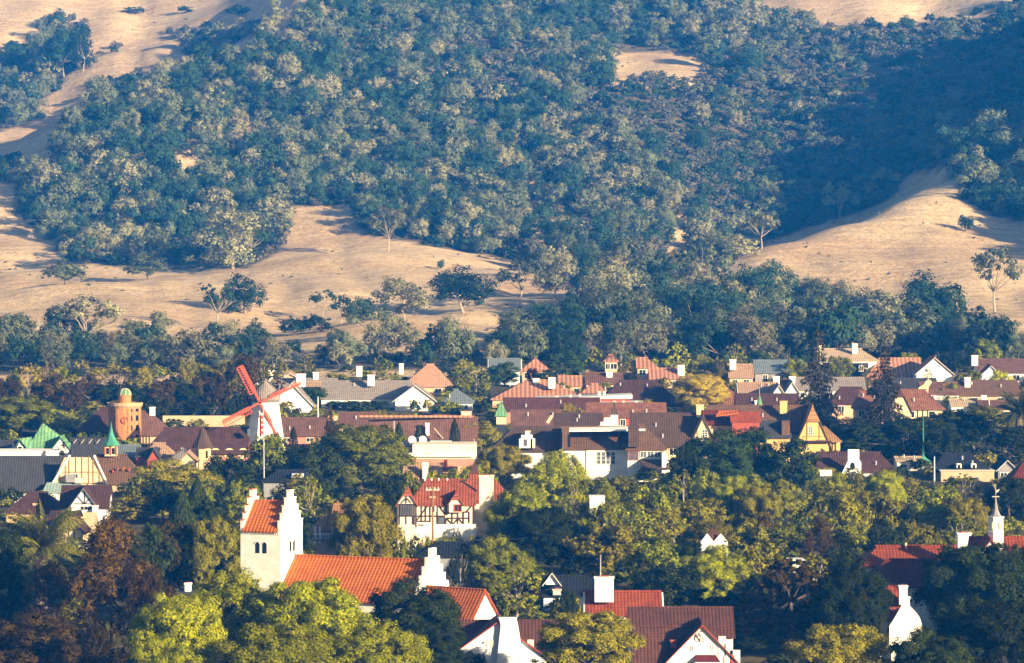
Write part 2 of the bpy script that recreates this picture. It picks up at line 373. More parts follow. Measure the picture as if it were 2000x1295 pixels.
# ------------------------------------------------------------------ foliage prototypes (unit size: height 1, crown radius .5)
def leaf_quads(C, Nn, s, rg, asp=1.0):
    n = len(C)
    r = rg.normal(size=(n, 3)); t = np.cross(Nn, r); t /= np.linalg.norm(t, axis=1, keepdims=True) + 1e-9
    b = np.cross(Nn, t); s = s[:, None]
    bend = Nn * s * .25
    V = np.stack([C - t * s * asp, C - b * s * .8 + bend, C + t * s * asp, C + b * s * .8 + bend * 1.2], 1).reshape(-1, 3)
    return V, np.arange(4 * n).reshape(n, 4)
def unit(rg, n, zmin=-1.):
    d = rg.normal(size=(n * 3, 3)); d /= np.linalg.norm(d, axis=1, keepdims=True)
    d = d[d[:, 2] > zmin]
    while len(d) < n: d = np.concatenate([d, d])
    return d[:n]
def crown_pts(rg, lobes, per, flat=1.):
    """lobes: (x,y,z,r) -> leaf centres, normals"""
    C = []; Nn = []
    for (x, y, z, r, *e) in lobes:
        k = max(6, int(per * (r / .16) ** 2)); fz = e[0] if e else flat
        # each lobe is a cluster of small tufts
        nt_ = max(3, k // 14); td = unit(rg, nt_, -.55); td[:, 2] *= fz
        tc = np.array([x, y, z]) + td * r * rg.uniform(.62, 1.0, (nt_, 1))
        idx = rg.integers(0, nt_, k); off = unit(rg, k)
        C.append(tc[idx] + off * r * rg.uniform(.1, .42, (k, 1)) * np.array([1, 1, .8]))
        nn = td[idx] * .9 + off * .42 + rg.normal(size=(k, 3)) * .16; nn[:, 2] += .15
        Nn.append(nn / (np.linalg.norm(nn, axis=1, keepdims=True) + 1e-9))
    return np.concatenate(C), np.concatenate(Nn)
def dome_lobes(rg, n, zc, rz, r0, zmin=-.35, hole=0., rmin=.5):
    L = []
    d = unit(rg, n * 2, zmin)[:n]
    for v in d:
        q = rg.uniform(rmin, 1.0); r = r0 * rg.uniform(.65, 1.3)
        if v[2] < -.2: q = max(q, .75)
        L.append((v[0] * (.5 - r * .6) * q, v[1] * (.5 - r * .6) * q, zc + v[2] * rz * q, r))
    return L
def limbs(rg, lobes, zfork, r0, lean=0., bend=.06, nl=7, base_z=0.):
    mb = MB(); fork = Vector((lean, lean * .3, zfork))
    mb.tube([(0, 0, base_z), (lean * .3 + bend * .2, 0, zfork * .5), fork], [r0 * 1.35, r0, r0 * .85], 7)
    L = sorted(lobes, key=lambda q: rg.random())[:nl]
    for l in L:
        e = Vector(l[:3]); mid = fork.lerp(e, .5) + Vector((rg.normal() * bend, rg.normal() * bend, -abs(rg.normal()) * bend * .6))
        mb.tube([fork, mid, e], [r0 * .6, r0 * .38, r0 * .14], 5)
        if rg.random() < .7:
            e2 = mid.lerp(e, .3) + Vector((rg.normal() * .12, rg.normal() * .12, .07)); mb.tube([mid, e2], [r0 * .26, r0 * .09], 4)
    return mb
PROTO = {}; PGEO = {}
def proto(name, C, Nn, leaf, mb, bark, rg, leafvar=.45, asp=1.):
    s = leaf * rg.uniform(1 - leafvar, 1 + leafvar, len(C))
    V, Q = leaf_quads(C, Nn, s, rg, asp)
    zs = .99 / np.percentile(V[:, 2], 99.9); rr = .5 / np.percentile(np.hypot(V[:, 0], V[:, 1]), 99.2); V = V * np.array([rr, rr, zs])
    mb.v = [(a * rr, b * rr, c * zs) for a, b, c in mb.v]
    me = fast_mesh(name + '_crown', V, Q, [GREEN])
    tm = bpy.data.meshes.new(name + '_trunk'); tm.from_pydata([tuple(v) for v in mb.v], [], mb.f); tm.materials.append(bark)
    PROTO[name] = (me, tm); PGEO[name] = (V, Q)
def make_round(name, seed, nl=26, zc=.58, rz=.34, r0=.13, per=110, leaf=.020, zmin=-.5, bark=None, rmin=.5, zfork=.3, tr=.018, lean=0.):
    rg = np.random.default_rng(seed); L = dome_lobes(rg, nl, zc, rz, r0, zmin, rmin=rmin)
    C, Nn = crown_pts(rg, L, per)
    proto(name, C, Nn, leaf, limbs(rg, L, zfork, tr, lean), bark or BARK, rg)
# hillside oaks: broad, tufted, with pale limbs showing (height ~9 m, width ~11 m)
for i in range(6): make_round('oak%d' % i, 10 + i, nl=13 + 2 * (i % 3), zc=.50, rz=.42, r0=.19 + .015 * (i % 3), per=190, leaf=.019, bark=BARKP, zmin=-.8, rmin=.55 if i % 2 else .7, lean=.06 * (i % 3 - 1))
for i in range(3): make_round('openoak%d' % i, 30 + i, nl=15, zc=.62, rz=.30, r0=.14, per=150, leaf=.021, bark=BARKP, zmin=-.3, rmin=.85, zfork=.32, tr=.019, lean=.05 * (1 - i))
for i in range(3): make_round('bush%d' % i, 40 + i, nl=15, zc=.38, rz=.50, r0=.2, per=110, leaf=.026, zmin=-.3, rmin=.6, zfork=.15, tr=.02)
# town trees (7-20 m)
for i in range(4): make_round('town%d' % i, 50 + i, nl=34 + 6 * i, zc=.52, rz=.44, r0=.135, per=380, leaf=.0165, zmin=-.9, rmin=.55)
for i in range(2): make_round('big%d' % i, 60 + i, nl=120, zc=.53, rz=.44, r0=.092, per=2100, leaf=.0085, zmin=-.9, rmin=.55, bark=BARK)
def make_upright(name, seed, w=.5, nl=30, per=130, leaf=.014):
    rg = np.random.default_rng(seed); L = []
    for k in range(nl):
        t = rg.random(); z = .14 + .80 * t; rr = (.10 + .40 * math.sin(math.pi * min(1, .25 + t * .78)) ** .8)
        a = rg.random() * 6.28; q = rg.uniform(.3, .85)
        L.append((math.cos(a) * rr * q, math.sin(a) * rr * q, z, .105 * (1.1 - .5 * t), 1.4))
    C, Nn = crown_pts(rg, L, per); proto(name, C, Nn, leaf, limbs(rg, L, .35, .02, 0, .03, 9), BARKP, rg)
for i in range(3): make_upright('upright%d' % i, 70 + i, nl=46, per=260, leaf=.016)
def make_spray(name, seed):       # feathery tree with drooping sprays
    rg = np.random.default_rng(seed); L = []
    for k in range(95):
        t = rg.random() ** .9; z = .08 + .88 * t; rr = .50 * (1 - t) ** .55 + .03
        a = rg.random() * 6.28; q = rg.uniform(.35, 1.)
        L.append((math.cos(a) * rr * q, math.sin(a) * rr * q, z - .08 * q, .075, 1.5))
    C, Nn = crown_pts(rg, L, 1300); proto(name, C, Nn, .009, limbs(rg, L, .45, .011, 0, .05, 12), BARK, rg, asp=.6)
make_spray('spray0', 80); make_spray('spray1', 81)
def make_conifer(name, seed, layers=26, per=26, droop=.10):
    rg = np.random.default_rng(seed); mb = MB(); mb.tube([(0, 0, 0), (.01, 0, .5), (0, 0, 1.)], [.022, .014, .002], 6); C = []; Nn = []
    for k in range(layers):
        t = (k + rg.random() * .5) / layers; z = .10 + .88 * t; R_ = .5 * (1 - t) ** .85 * rg.uniform(.7, 1.1) + .012
        nb = max(5, int(9 * (1 - t) + 4))
        for b_ in range(nb):
            a = 6.283 * (b_ + rg.random() * .8) / nb + k; Rb = R_ * rg.uniform(.55, 1.08)
            tip = Vector((math.cos(a) * Rb, math.sin(a) * Rb, z - droop * Rb * 1.6 + .01))
            mb.tube([(0, 0, z), (tip.x * .5, tip.y * .5, z + .004), tip], [.004, .003, .001], 3)
            m = max(8, int(per * Rb / .3 * 4)); s = np.sqrt(rg.random(m)) * .95 + .05
            px = tip.x * s; py_ = tip.y * s; w_ = .035 * (1 - s * .5) + .012
            ox = rg.normal(size=m) * w_; c = np.stack([px - math.sin(a) * ox, py_ + math.cos(a) * ox, z - droop * 1.6 * Rb * s * s - abs(rg.normal(size=m)) * .012], 1)
            n_ = rg.normal(size=(m, 3)) * .5 + np.array([math.cos(a) * .4, math.sin(a) * .4, .7]); C.append(c); Nn.append(n_ / np.linalg.norm(n_, axis=1, keepdims=True))
    proto(name, np.concatenate(C), np.concatenate(Nn), .0095, mb, BARK, rg, asp=1.5)
make_conifer('conifer0', 90, 24, 16); make_conifer('conifer1', 91, 30, 14, .2)
def make_cedar(name, seed):       # broad dark cedar with ragged horizontal plates
    rg = np.random.default_rng(seed); L = []
    for k in range(90):
        t = rg.random(); z = .10 + .84 * t; rr = .5 * (1 - t ** 1.8) ** .7 + .03; a = rg.random() * 6.28; q = rg.uniform(.4, 1.)
        L.append((math.cos(a) * rr * q, math.sin(a) * rr * q, z, .085 * (1.15 - .5 * t), .38))
    C, Nn = crown_pts(rg, L, 1900); proto(name, C, Nn, .0095, limbs(rg, L, .5, .016, 0, .02, 12), BARK, rg, asp=1.3)
make_cedar('cedar0', 95); make_cedar('cedar1', 96)
def make_cypress(name, seed):
    rg = np.random.default_rng(seed); n = 3600; t = rg.random(n) ** .9; a = rg.random(n) * 6.283
    rr = .5 * np.sin(np.pi * np.clip(.12 + t * .88, 0, 1)) ** .75 * rg.uniform(.75, 1.06, n)
    C = np.stack([np.cos(a) * rr, np.sin(a) * rr, .03 + .97 * t], 1); Nn = np.stack([np.cos(a), np.sin(a), .3 + 0 * a], 1) + rg.normal(size=(n, 3)) * .3
    Nn /= np.linalg.norm(Nn, axis=1, keepdims=True); mb = MB(); mb.tube([(0, 0, 0), (0, 0, .9)], [.05, .01], 6); proto(name, C, Nn, .03, mb, BARK, rg, asp=.7)
make_cypress('cypress0', 97)
def make_willow(name, seed):
    rg = np.random.default_rng(seed); C = []; Nn = []; L = []
    for k in range(110):
        a = rg.random() * 6.28; q = math.sqrt(rg.random()) * .42; top = .97 - q * q * 1.9 + rg.normal() * .02; x0, y0 = math.cos(a) * q, math.sin(a) * q
        L.append((x0 * .8, y0 * .8, top - .05, .05)); ln = rg.uniform(.3, .6); m = 150; s = rg.random(m)
        d = .10 * np.sin(s * 1.3); c = np.stack([x0 + math.cos(a) * d + rg.normal(size=m) * .018, y0 + math.sin(a) * d + rg.normal(size=m) * .018, top - s * ln * top], 1)
        C.append(c); nn = np.array([math.cos(a), math.sin(a), .5]) + rg.normal(size=(m, 3)) * .45; Nn.append(nn / np.linalg.norm(nn, axis=1, keepdims=True))
    proto(name, np.concatenate(C), np.concatenate(Nn), .013, limbs(rg, L, .35, .03, 0, .05, 9), BARK, rg, asp=.6)
make_willow('willow0', 98)
def make_palm(name, seed, nf=46, up=.6):
    rg = np.random.default_rng(seed); mb = MB(); mb.tube([(0, 0, 0), (.01, 0, .3), (0, 0, .62)], [.075, .06, .07], 9); V = []; Q = []
    for k in range(nf):
        a = 6.283 * k / nf * 5.3; e = up * rg.uniform(-.3, 1.8); ln = rg.uniform(.5, .66); d = Vector((math.cos(a), math.sin(a), 0)); sdv = Vector((-math.sin(a), math.cos(a), 0)); prev = None
        for j in range(13):
            s = j / 12; r_ = ln * s * math.cos(e * (1 - s * .3)); z = .60 + ln * (math.sin(e) * s - .40 * s * s); p = d * r_ + Vector((0, 0, z)); wv = .040 * math.sin(math.pi * min(1, .08 + s * .92)) + .004
            if prev is not None:
                q0, w0 = prev
                for sg in (-1, 1):       # leaflets hang from the rib
                    for h_ in (0, .5):
                        b0 = q0.lerp(p, h_); t_ = b0 + sdv * sg * wv * 1.5 + d * .03 - Vector((0, 0, wv * .9)); n = len(V)
                        V += [b0, b0.lerp(p, .42), t_ + d * .012, t_]; Q.append((n, n + 1, n + 2, n + 3))
            prev = (p, wv)
        L = len(V)
    me = fast_mesh(name + '_crown', [tuple(v) for v in V], Q, [PALM]); tm = bpy.data.meshes.new(name + '_trunk'); tm.from_pydata([tuple(v) for v in mb.v], [], mb.f); tm.materials.append(BARK)
    PROTO[name] = (me, tm); PGEO[name] = (np.array([tuple(v) for v in V]), np.array(Q))
make_palm('palm0', 99, 64, .75)
TREES = []      # records for the labels
CROWNW = {}
def tree(pn, x, y, w_, h_, mat, kind='tree', label=None, group=None, name=None, rot=None, zb=None, tone=None):
    me, tm = PROTO[pn]
    e = link(name or 'tree', None, None, cat=kind); e.empty_display_size = 1
    z = zt(x, y) if zb is None else zb
    e.location = (x, y, z - .15); e.scale = (w_, w_, h_ + .15); e.rotation_euler = (0, 0, rnd.random() * 6.28 if rot is None else rot)
    c = link('crown', me, e); c.material_slots[0].link = 'OBJECT'; c.material_slots[0].material = mat
    link('trunk', tm, e)
    if label: e['label'] = label
    if group: e['group'] = group
    TREES.append([e, mat, kind, w_, h_, pn, tone]); return e
def tree_px(pn, px, top, wpx, D, mat, **kw):
    x, y, z = P(px, top, D); zb = zt(x, y); return tree(pn, x, y, wpx / F * D * 1.04, max(1.5, z - zb), mat, **kw)
# ------------------------------------------------------------------ buildings
class H:
    """a building: an Empty at its base; coordinates of its parts are local (x along the front, y away, z up)"""
    def __init__(s, name, label, cat, px, D, yaw=0., group=None, zb=None):
        s.x, s.y, _ = P(px, 900, D); s.z = zt(s.x, s.y) if zb is None else zb; s.yaw = R(yaw)
        s.o = link(name, None, None, label, cat, group); s.o.location = (s.x, s.y, s.z); s.o.rotation_euler = (0, 0, s.yaw); s.o.empty_display_size = 2
        s.c, s.s = math.cos(s.yaw), math.sin(s.yaw); LM.append((px, name, s)); s.px = px
    def zr(s, py, lx=0., ly=0.):
        Y = s.y + lx * s.s + ly * s.c; return P(1000, py, Y)[2] - s.z
    def xm(s, px, ly=0.):
        k = ray(px, 900)[0] / ray(px, 900)[1]
        return (k * (s.y + ly * s.c) - s.x + ly * s.s) / (s.c - k * s.s)
    def roofpoly(s, mb, x0, x1, y0, y1, ze, zr, axis='x', hip=(0, 0), jerk=(0, 0), oh=.45, ov=.35, t=.18):
        if axis == 'y':   # ridge runs away from the front: swap
            T = lambda p: (p[1], p[0], p[2]); a0, a1, b0, b1 = y0, y1, x0, x1
        else: T = lambda p: p; a0, a1, b0, b1 = x0, x1, y0, y1
        c = (b0 + b1) / 2; hw = (b1 - b0) / 2; m = (zr - ze) / hw; zo = ze - m * oh; B0, B1 = b0 - oh, b1 + oh
        A = []
        for i, (a, sg) in enumerate(((a0, -1), (a1, 1))):
            h = hip[i]; j = jerk[i]
            if h: A.append((a + sg * oh, None, a - sg * h))
            elif j:
                zj = zr - j * (zr - ze); wj = (zr - zj) / m; A.append((a + sg * ov, (zj, wj), a - sg * wj * .9))
            else: A.append((a + sg * ov, None, a + sg * ov))
        (L0, jl, RL), (R0, jr, RR) = A
        up = .05
        def side(bs, c_sign):
            p = [(L0, bs, zo), (R0, bs, zo)]
            if jr: p.append((R0, c + c_sign * jr[1], jr[0] + up))
            p.append((RR, c, zr + up)); p.append((RL, c, zr + up))
            if jl: p.append((L0, c + c_sign * jl[1], jl[0] + up))
            return p
        polys = [side(B0, -1), side(B1, 1)]
        if hip[0]: polys.append([(L0, B0, zo), (RL, c, zr + up), (L0, B1, zo)])
        elif jl: polys.append([(L0, c - jl[1], jl[0] + up), (RL, c, zr + up), (L0, c + jl[1], jl[0] + up)])
        if hip[1]: polys.append([(R0, B1, zo), (RR, c, zr + up), (R0, B0, zo)])
        elif jr: polys.append([(R0, c + jr[1], jr[0] + up), (RR, c, zr + up), (R0, c - jr[1], jr[0] + up)])
        mb.sheet([[T(q) for q in p] for p in polys], t)
    def block(s, x0, x1, y0, y1, ze, zr, wall, rf, axis='x', hip=(0, 0), jerk=(0, 0), zb=-1.2, oh=.45, ov=.3, wname='wall', rname='roof', trim=None, ridge=True):
        mb = MB(); 
        a0, a1, b0, b1 = (x0, x1, y0, y1) if axis == 'x' else (y0, y1, x0, x1)
        c = (b0 + b1) / 2; e = .22
        def pent(j):
            zt_ = zr - e
            if j: zj = zr - j * (zr - ze) - e; wj = (b1 - b0) / 2 * j; return [(b0, zb), (b1, zb), (b1, ze - e), (c + wj, zj), (c - wj, zj), (b0, ze - e)]
            return [(b0, zb), (b1, zb), (b1, ze - e), (c, zt_), (b0, ze - e)]
        i0, i1 = a0, a1
        if not hip[0]: mb.prism(pent(jerk[0]), axis, a0, a0 + .35); i0 = a0 + .35
        if not hip[1]: mb.prism(pent(jerk[1]), axis, a1 - .35, a1); i1 = a1 - .35
        if axis == 'x': mb.box(i0, b0, zb, i1, b1, ze - e)
        else: mb.box(b0, i0, zb, b1, i1, ze - e)
        s.w = mb.build(wname, wall, s.o)
        rb = MB(); s.roofpoly(rb, x0, x1, y0, y1, ze, zr, axis, hip, jerk, oh, ov); s.r = rb.build(rname, M['r_' + rf + ('X' if axis == 'x' else 'Y')] if isinstance(rf, str) else rf, s.o)
        if ridge:
            q = MB(); h0 = hip[0] - ov if hip[0] else ((b1 - b0) / 2 * jerk[0] * .9 - ov if jerk[0] else 0); h1 = hip[1] - ov if hip[1] else ((b1 - b0) / 2 * jerk[1] * .9 - ov if jerk[1] else 0)
            p0, p1 = (a0 - ov + h0 + (ov if hip[0] else 0), c, zr + .09), (a1 + ov - h1 - (ov if hip[1] else 0), c, zr + .09)
            if axis == 'y': p0, p1 = (p0[1], p0[0], p0[2]), (p1[1], p1[0], p1[2])
            q.tube([p0, p1], .13, 6); q.build('ridge', s.r.data.materials[0], s.r)
        if trim is not None:     # barge boards along the near gable
            m = (zr - ze) / ((b1 - b0) / 2)
            for end, use in ((a0 - ov - .03, not hip[0] and not jerk[0]), (a1 + ov + .03, not hip[1] and not jerk[1])):
                if not use: continue
                for sg in (-1, 1):
                    p = [(end, c, zr - .08), (end, c + sg * ((b1 - b0) / 2 + oh), ze - m * oh - .08)]
                    if axis == 'y': p = [(q_[1], q_[0], q_[2]) for q_ in p]
                    t_ = MB(); t_.bar(p[0], p[1], .07, .3) if axis == 'y' else t_.bar(p[0], p[1], .3, .07); t_.build('barge_board', trim, s.o)
        return s
    def pb(s, pL, pR, pT, pB, ly=0., dep=8., rise=None, **k):
        """gabled block from picture rows: pL,pR eaves ends, pT ridge row, pB eave row, front wall at ly"""
        wall, rf = k.pop('wall'), k.pop('rf'); axis = k.get('axis', 'x')
        x0, x1 = s.xm(pL, ly), s.xm(pR, ly); ze = s.zr(pB, (x0 + x1) / 2, ly - (k.get('oh', .45) if axis == 'x' else 0)); zr = s.zr(pT, (x0 + x1) / 2, ly + (dep / 2 if axis == 'x' else 0))
        s.q = (x0, x1, ly, ly + dep, ze, zr)
        if ze < 1.2: print('LOW', s.o.name, s.o['label'][:50], round(ze, 1), 'D', round(s.y), '->', round(townD(pB + 20)))
        return s.block(x0, x1, ly, ly + dep, ze, zr, wall, rf, **k)
    def chim(s, px, top, wpx, ly=3., mat=None, base=None, name='chimney', cap=True, dp=None):
        x = s.xm(px, ly); w = wpx / F * s.y / 2; z1 = s.zr(top, x, ly); z0 = z1 - (3.5 if wpx > 16 or s.y < 700 else 2.3) if base is None else s.zr(base, x, ly); d = dp or max(.4, w * .8)
        mb = MB(); mb.box(x - w, ly - d, z0, x + w, ly + d, z1 - .2 if cap else z1)
        if cap: mb.box(x - w - .1, ly - d - .1, z1 - .2, x + w + .1, ly + d + .1, z1)
        c = mb.build(name, mat or M['white'], s.o)
        if cap and w > .35: MB().box(x - w * .5, ly - d * .5, z1 + .003, x + w * .5, ly + d * .5, z1 + .12).build('flue', M['brickd'], c)
        return c
    def win(s, pL, pR, pT, pB, ly=0., nx=2, ny=2, name='window', fm=None, gl=None, proud=.06):
        x0, x1 = s.xm(pL, ly), s.xm(pR, ly); z1, z0 = s.zr(pT, (x0 + x1) / 2, ly), s.zr(pB, (x0 + x1) / 2, ly); return s.winm(x0, x1, z0, z1, ly, nx, ny, name, fm, gl, proud)
    def winm(s, x0, x1, z0, z1, ly, nx=2, ny=2, name='window', fm=None, gl=None, proud=.06):
        y = ly - proud; f = MB(); b = .09
        f.box(x0 - b, y - .05, z0 - b, x1 + b, y, z0); f.box(x0 - b, y - .05, z1, x1 + b, y, z1 + b); f.box(x0 - b, y - .05, z0, x0, y, z1); f.box(x1, y - .05, z0, x1 + b, y, z1)
        for i in range(1, nx): xx = x0 + (x1 - x0) * i / nx; f.box(xx - .03, y - .04, z0, xx + .03, y, z1)
        for i in range(1, ny): zz = z0 + (z1 - z0) * i / ny; f.box(x0, y - .035, zz - .03, x1, y - .005, zz + .03)
        w = f.build(name, fm or M['whitep'], s.o); MB().box(x0, y + .01, z0, x1, y + .04, z1).build('pane', gl or M['glass'], w); return w
    def timber(s, segs, ly=0., w=.22, name='timber_frame', mat=None, px=True, parent=None):
        mb = MB()
        for (a, b, c, d) in segs:
            if px: xa, xb = s.xm(a, ly), s.xm(c, ly); za, zb_ = s.zr(b, xa, ly), s.zr(d, xb, ly)
            else: xa, za, xb, zb_ = a, b, c, d
            mb.bar((xa, ly - .05, za), (xb, ly - .05, zb_), w, .07 + .004 * (len(mb.v) % 5))
        return mb.build(name, mat or M['timber'], parent or s.o)
    def fbox(s, pL, pR, pT, pB, y0, y1, name, mat, parent=None):
        x0, x1 = s.xm(pL, y0), s.xm(pR, y0); return MB().box(x0, y0, s.zr(pB, x0, y0), x1, y1, s.zr(pT, x0, y0)).build(name, mat, parent or s.o)
    def step(s, x0, x1, y, z0, z1, n, thick=.4, name='stepped_gable', mat=None, axis='y', flat=.16, caps=None, parent=None):
        """stepped gable wall across x0..x1 (axis y: it faces the front) rising from z0 to z1"""
        mb = MB(); caplist = []; w = (x1 - x0) / 2; c = (x0 + x1) / 2
        for i in range(n):
            h0 = z0 + (z1 - z0) * i / n; h1 = z0 + (z1 - z0) * (i + 1) / n; ww = w * (1 - i / n) if i < n - 1 else w * flat * 1.3
            if axis == 'y': mb.box(c - ww, y - thick / 2, h0, c + ww, y + thick / 2, h1)
            else: mb.box(y - thick / 2, c - ww, h0, y + thick / 2, c + ww, h1)
            nx_ = w * (1 - (i + 1) / n) if i < n - 2 else w * flat * 1.3
            if caps and i < n:
                for sg in ((-1, 1) if i < n - 1 else (0,)):
                    a, b = ((c + sg * nx_, c + sg * ww) if sg else (c - ww, c + ww))
                    a, b = min(a, b) - (.0 if sg > 0 else .06), max(a, b) + (.0 if sg < 0 else .06)
                    cb = MB(); caplist.append(cb)
                    if axis == 'y': cb.box(a, y - thick / 2 - .07, h1 + .004, b, y + thick / 2 + .07, h1 + .1)
                    else: cb.box(y - thick / 2 - .07, a, h1 + .004, y + thick / 2 + .07, b, h1 + .1)
        o = mb.build(name, mat or M['white'], parent or s.o)
        for cb in caplist: cb.build('coping_stone', caps, o)
        return o
LM = []; RB = random.Random(31)
W, CR, OC, PK, PW, TW, GW, DW = M['white'], M['cream'], M['ochre'], M['pink'], M['peachw'], M['tanw'], M['greyw'], M['darkw']
def pyramid(mb, cx, cy, r, z0, z1, n=4, rot=math.pi / 4, bell=0.):
    if bell: mb.lathe(cx, cy, [(r, z0), (r * .55, z0 + (z1 - z0) * .12), (r * .25, z0 + (z1 - z0) * .38), (r * .1, z0 + (z1 - z0) * .7), (.02, z1)], n, rot)
    else: mb.lathe(cx, cy, [(r, z0), (.02, z1)], n, rot)
    return mb
# ---- 1 white church: tower, nave, stepped gables
def church():
    h = H('church', 'white church with square stepped gable tower and long orange tiled nave', 'church', 548, 515, -25)
    # local: x along the nave; the tower's near corner is at (0,0); tower occupies x<0
    sc = 8000 / 515; a = 81 / sc / math.cos(R(25)); b = 62 / sc / math.sin(R(25)) * .62
    ze = h.zr(1033); zr = h.zr(976, -a / 2, b / 2)
    tw = MB(); tw.box(-a, 0, -1.5, 0, b, ze - .02); o = tw.build('tower', W, h.o)
    dz = MB()
    for k in range(17): x = -a + .25 + (a - .5) * k / 16; dz.box(x - .07, -.12, ze - .75, x + .07, 0, ze - .42)
    dz.box(-a + .01, -.14, ze - .42, -.01, 0, ze - .25); dz.build('cornice', W, o)
    rb = MB(); c = b / 2; rb.sheet([[(-a + .35, -.3, ze - .35), (-.35, -.3, ze - .35), (-.35, c, zr), (-a + .35, c, zr)], [(-a + .35, b + .3, ze - .35), (-.35, b + .3, ze - .35), (-.35, c, zr), (-a + .35, c, zr)]])
    rb.build('tower_roof', M['r_orangeX'], o)
    for x in (-.21, -a + .21):
        h.step(-.02, b + .02, x, ze - .02, h.zr(958, 0, b / 2), 5, .46, axis='x', parent=o, flat=.14, caps=W if x > -1 else M['r_orangeX'])
        gb = MB(); gb.prism([(0, ze), (b, ze), (c, zr - .1)], 'x', x - .15, x + .15); gb.build('gable_wall', W, o)
    def arch(x, z0, z1, w, face):
        m = MB(); pts = [(-w, z0), (w, z0), (w, z1 - w)] + [(w * math.cos(t), z1 - w + w * math.sin(t)) for t in np.linspace(.3, 2.84, 6)] + [(-w, z1 - w)]
        if face == 'y': m.prism([(x + p[0], p[1]) for p in pts], 'y', -.03, .12)
        else: m.prism([(x + p[0], p[1]) for p in pts], 'x', -.12, .03)
        pn = m.build('belfry_window', M['black'], o)
        m2 = MB(); q = pts[2:] 
        for i in range(len(q) - 1):
            p, r_ = q[i], q[i + 1]
            if face == 'y': m2.bar((x + p[0] * 1.15, -.05, p[1] + .05), (x + r_[0] * 1.15, -.05, r_[1] + .05), .1, .06)
            else: m2.bar((.05, x + p[0] * 1.15, p[1] + .05), (.05, x + r_[0] * 1.15, r_[1] + .05), .06, .1)
        m2.build('arch_trim', W, pn)
    za, zb_ = h.zr(1082), h.zr(1060)
    for x in (-a * .575, -a * .40): arch(x, za, zb_, .29, 'y')
    za, zb_ = h.zr(1080), h.zr(1058)
    for y in (b * .44, b * .60): arch(y, za, zb_, .25, 'x')
    # nave
    ln = 19.5; d0, d1 = -.9, b + 2.6; cc = (d0 + d1) / 2
    h2 = h; zrn = h.zr(1086, 2, cc); zen = h.zr(1156, 2, d0) - .4
    nb = MB(); nb.box(0.03, d0, -1.5, ln, d1, zen - .3); nb.build('nave_wall', W, h.o)
    rb = MB(); rb.sheet([[(.05, d0 - .5, zen - .4), (ln - .35, d0 - .5, zen - .4), (ln - .35, cc, zrn), (.05, cc, zrn)], [(.05, d1 + .5, zen - .4), (ln - .35, d1 + .5, zen - .4), (ln - .35, cc, zrn), (.05, cc, zrn)]])
    nr = rb.build('nave_roof', M['r_orangeX'], h.o)
    MB().tube([(.02, cc, zrn + .06), (ln - .3, cc, zrn + .06)], .14, 6).build('ridge', M['r_orangeX'], nr)
    h.step(d0 - .3, d1 + .3, ln - .1, zen - .3, h.zr(1070, ln, cc), 6, .5, axis='x', parent=h.o, flat=.1)
    gb = MB(); gb.prism([(d0, -1.5), (d1, -1.5), (d1, zen - .3), (cc, zrn - .15), (d0, zen - .3)], 'x', ln - .3, ln); gb.build('gable_wall', W, h.o)
church()
# ---- front row
h = H('parish_hall', 'small hall with orange barrel tile roof and sunlit white gable right of the church', 'hall', 925, 503, 0)
h.yaw = R(-38); h.o.rotation_euler = (0, 0, h.yaw); h.c, h.s = math.cos(h.yaw), math.sin(h.yaw)
h.block(-9, 1.2, -2.6, 3.6, h.zr(1214), h.zr(1153), W, 'orange', trim=M['redp'])
h = H('gabled_house', 'white gabled house with a tall tapered chimney wall and maroon roof at the bottom edge', 'house', 990, 488)
x0, x1 = h.xm(868), h.xm(1075); h.block(h.xm(872, 4), h.xm(1105, 4), 4, 12, h.zr(1272, 0, 4), h.zr(1213, 0, 8), W, 'maroon', rname='wing_roof', wname='wing_wall')
h.block(x0, x1, 0, 9, h.zr(1287), h.zr(1214), M['cool'], 'maroon', axis='y', trim=M['redp'], oh=.3)
c = MB(); cx = h.xm(992); zt_, z0 = h.zr(1206, 0, -.5), -1.5
c.prism([(cx - 1.6, z0), (cx + 2.3, z0), (cx + 1.15, zt_ - .6), (cx + 1.0, zt_ - .25), (cx - 1.0, zt_ - .25), (cx - .85, zt_ - 1)], 'y', -.75, -.02)
c.prism([(cx - 1.0, zt_ - .25), (cx + 1.0, zt_ - .25), (cx + 1.12, zt_), (cx - 1.12, zt_)], 'y', -.8, .3); c.build('chimney', M['cool'], h.o)
h.win(952, 962, 1251, 1262, 0, 1, 5, 'louver_vent', M['whitep'], M['greyw']); h.win(1032, 1041, 1251, 1262, 0, 1, 5, 'louver_vent', M['whitep'], M['greyw'])
mb = MB(); mb.tube([(h.xm(947), -.25, h.zr(1254)), (h.xm(947), -.02, h.zr(1254))], [.14, .1], 8).build('flood_light', M['metal'], h.o)
h = H('mission_house', 'white stepped gable house with small maroon awning and round emblem at the bottom right', 'house', 1362, 486)
h.block(h.xm(1232, 4.5), h.xm(1432, 4.5), 4.5, 14, h.zr(1240, 0, 4), h.zr(1188, 0, 9), W, 'maroon', rname='wing_roof', wname='wing_wall')
h.block(h.xm(1240, 2), h.xm(1372, 2), 1.2, 7.2, h.zr(1285, 0, 2), h.zr(1226, 0, 4), W, 'maroon', rname='front_roof', wname='front_wall')
h.block(h.xm(1303), h.xm(1440), 0, 7, h.zr(1290), h.zr(1220), W, 'maroon', axis='y', trim=M['redp'], oh=.2)
for i, (a, b_) in enumerate(((1404, 1243), (1415, 1257), (1426, 1270))): h.fbox(a, a + 14 + i * 3, b_, b_ + 40, -.12, .3, 'gable_step', W)
em = MB(); ex, ez = h.xm(1363), h.zr(1245)
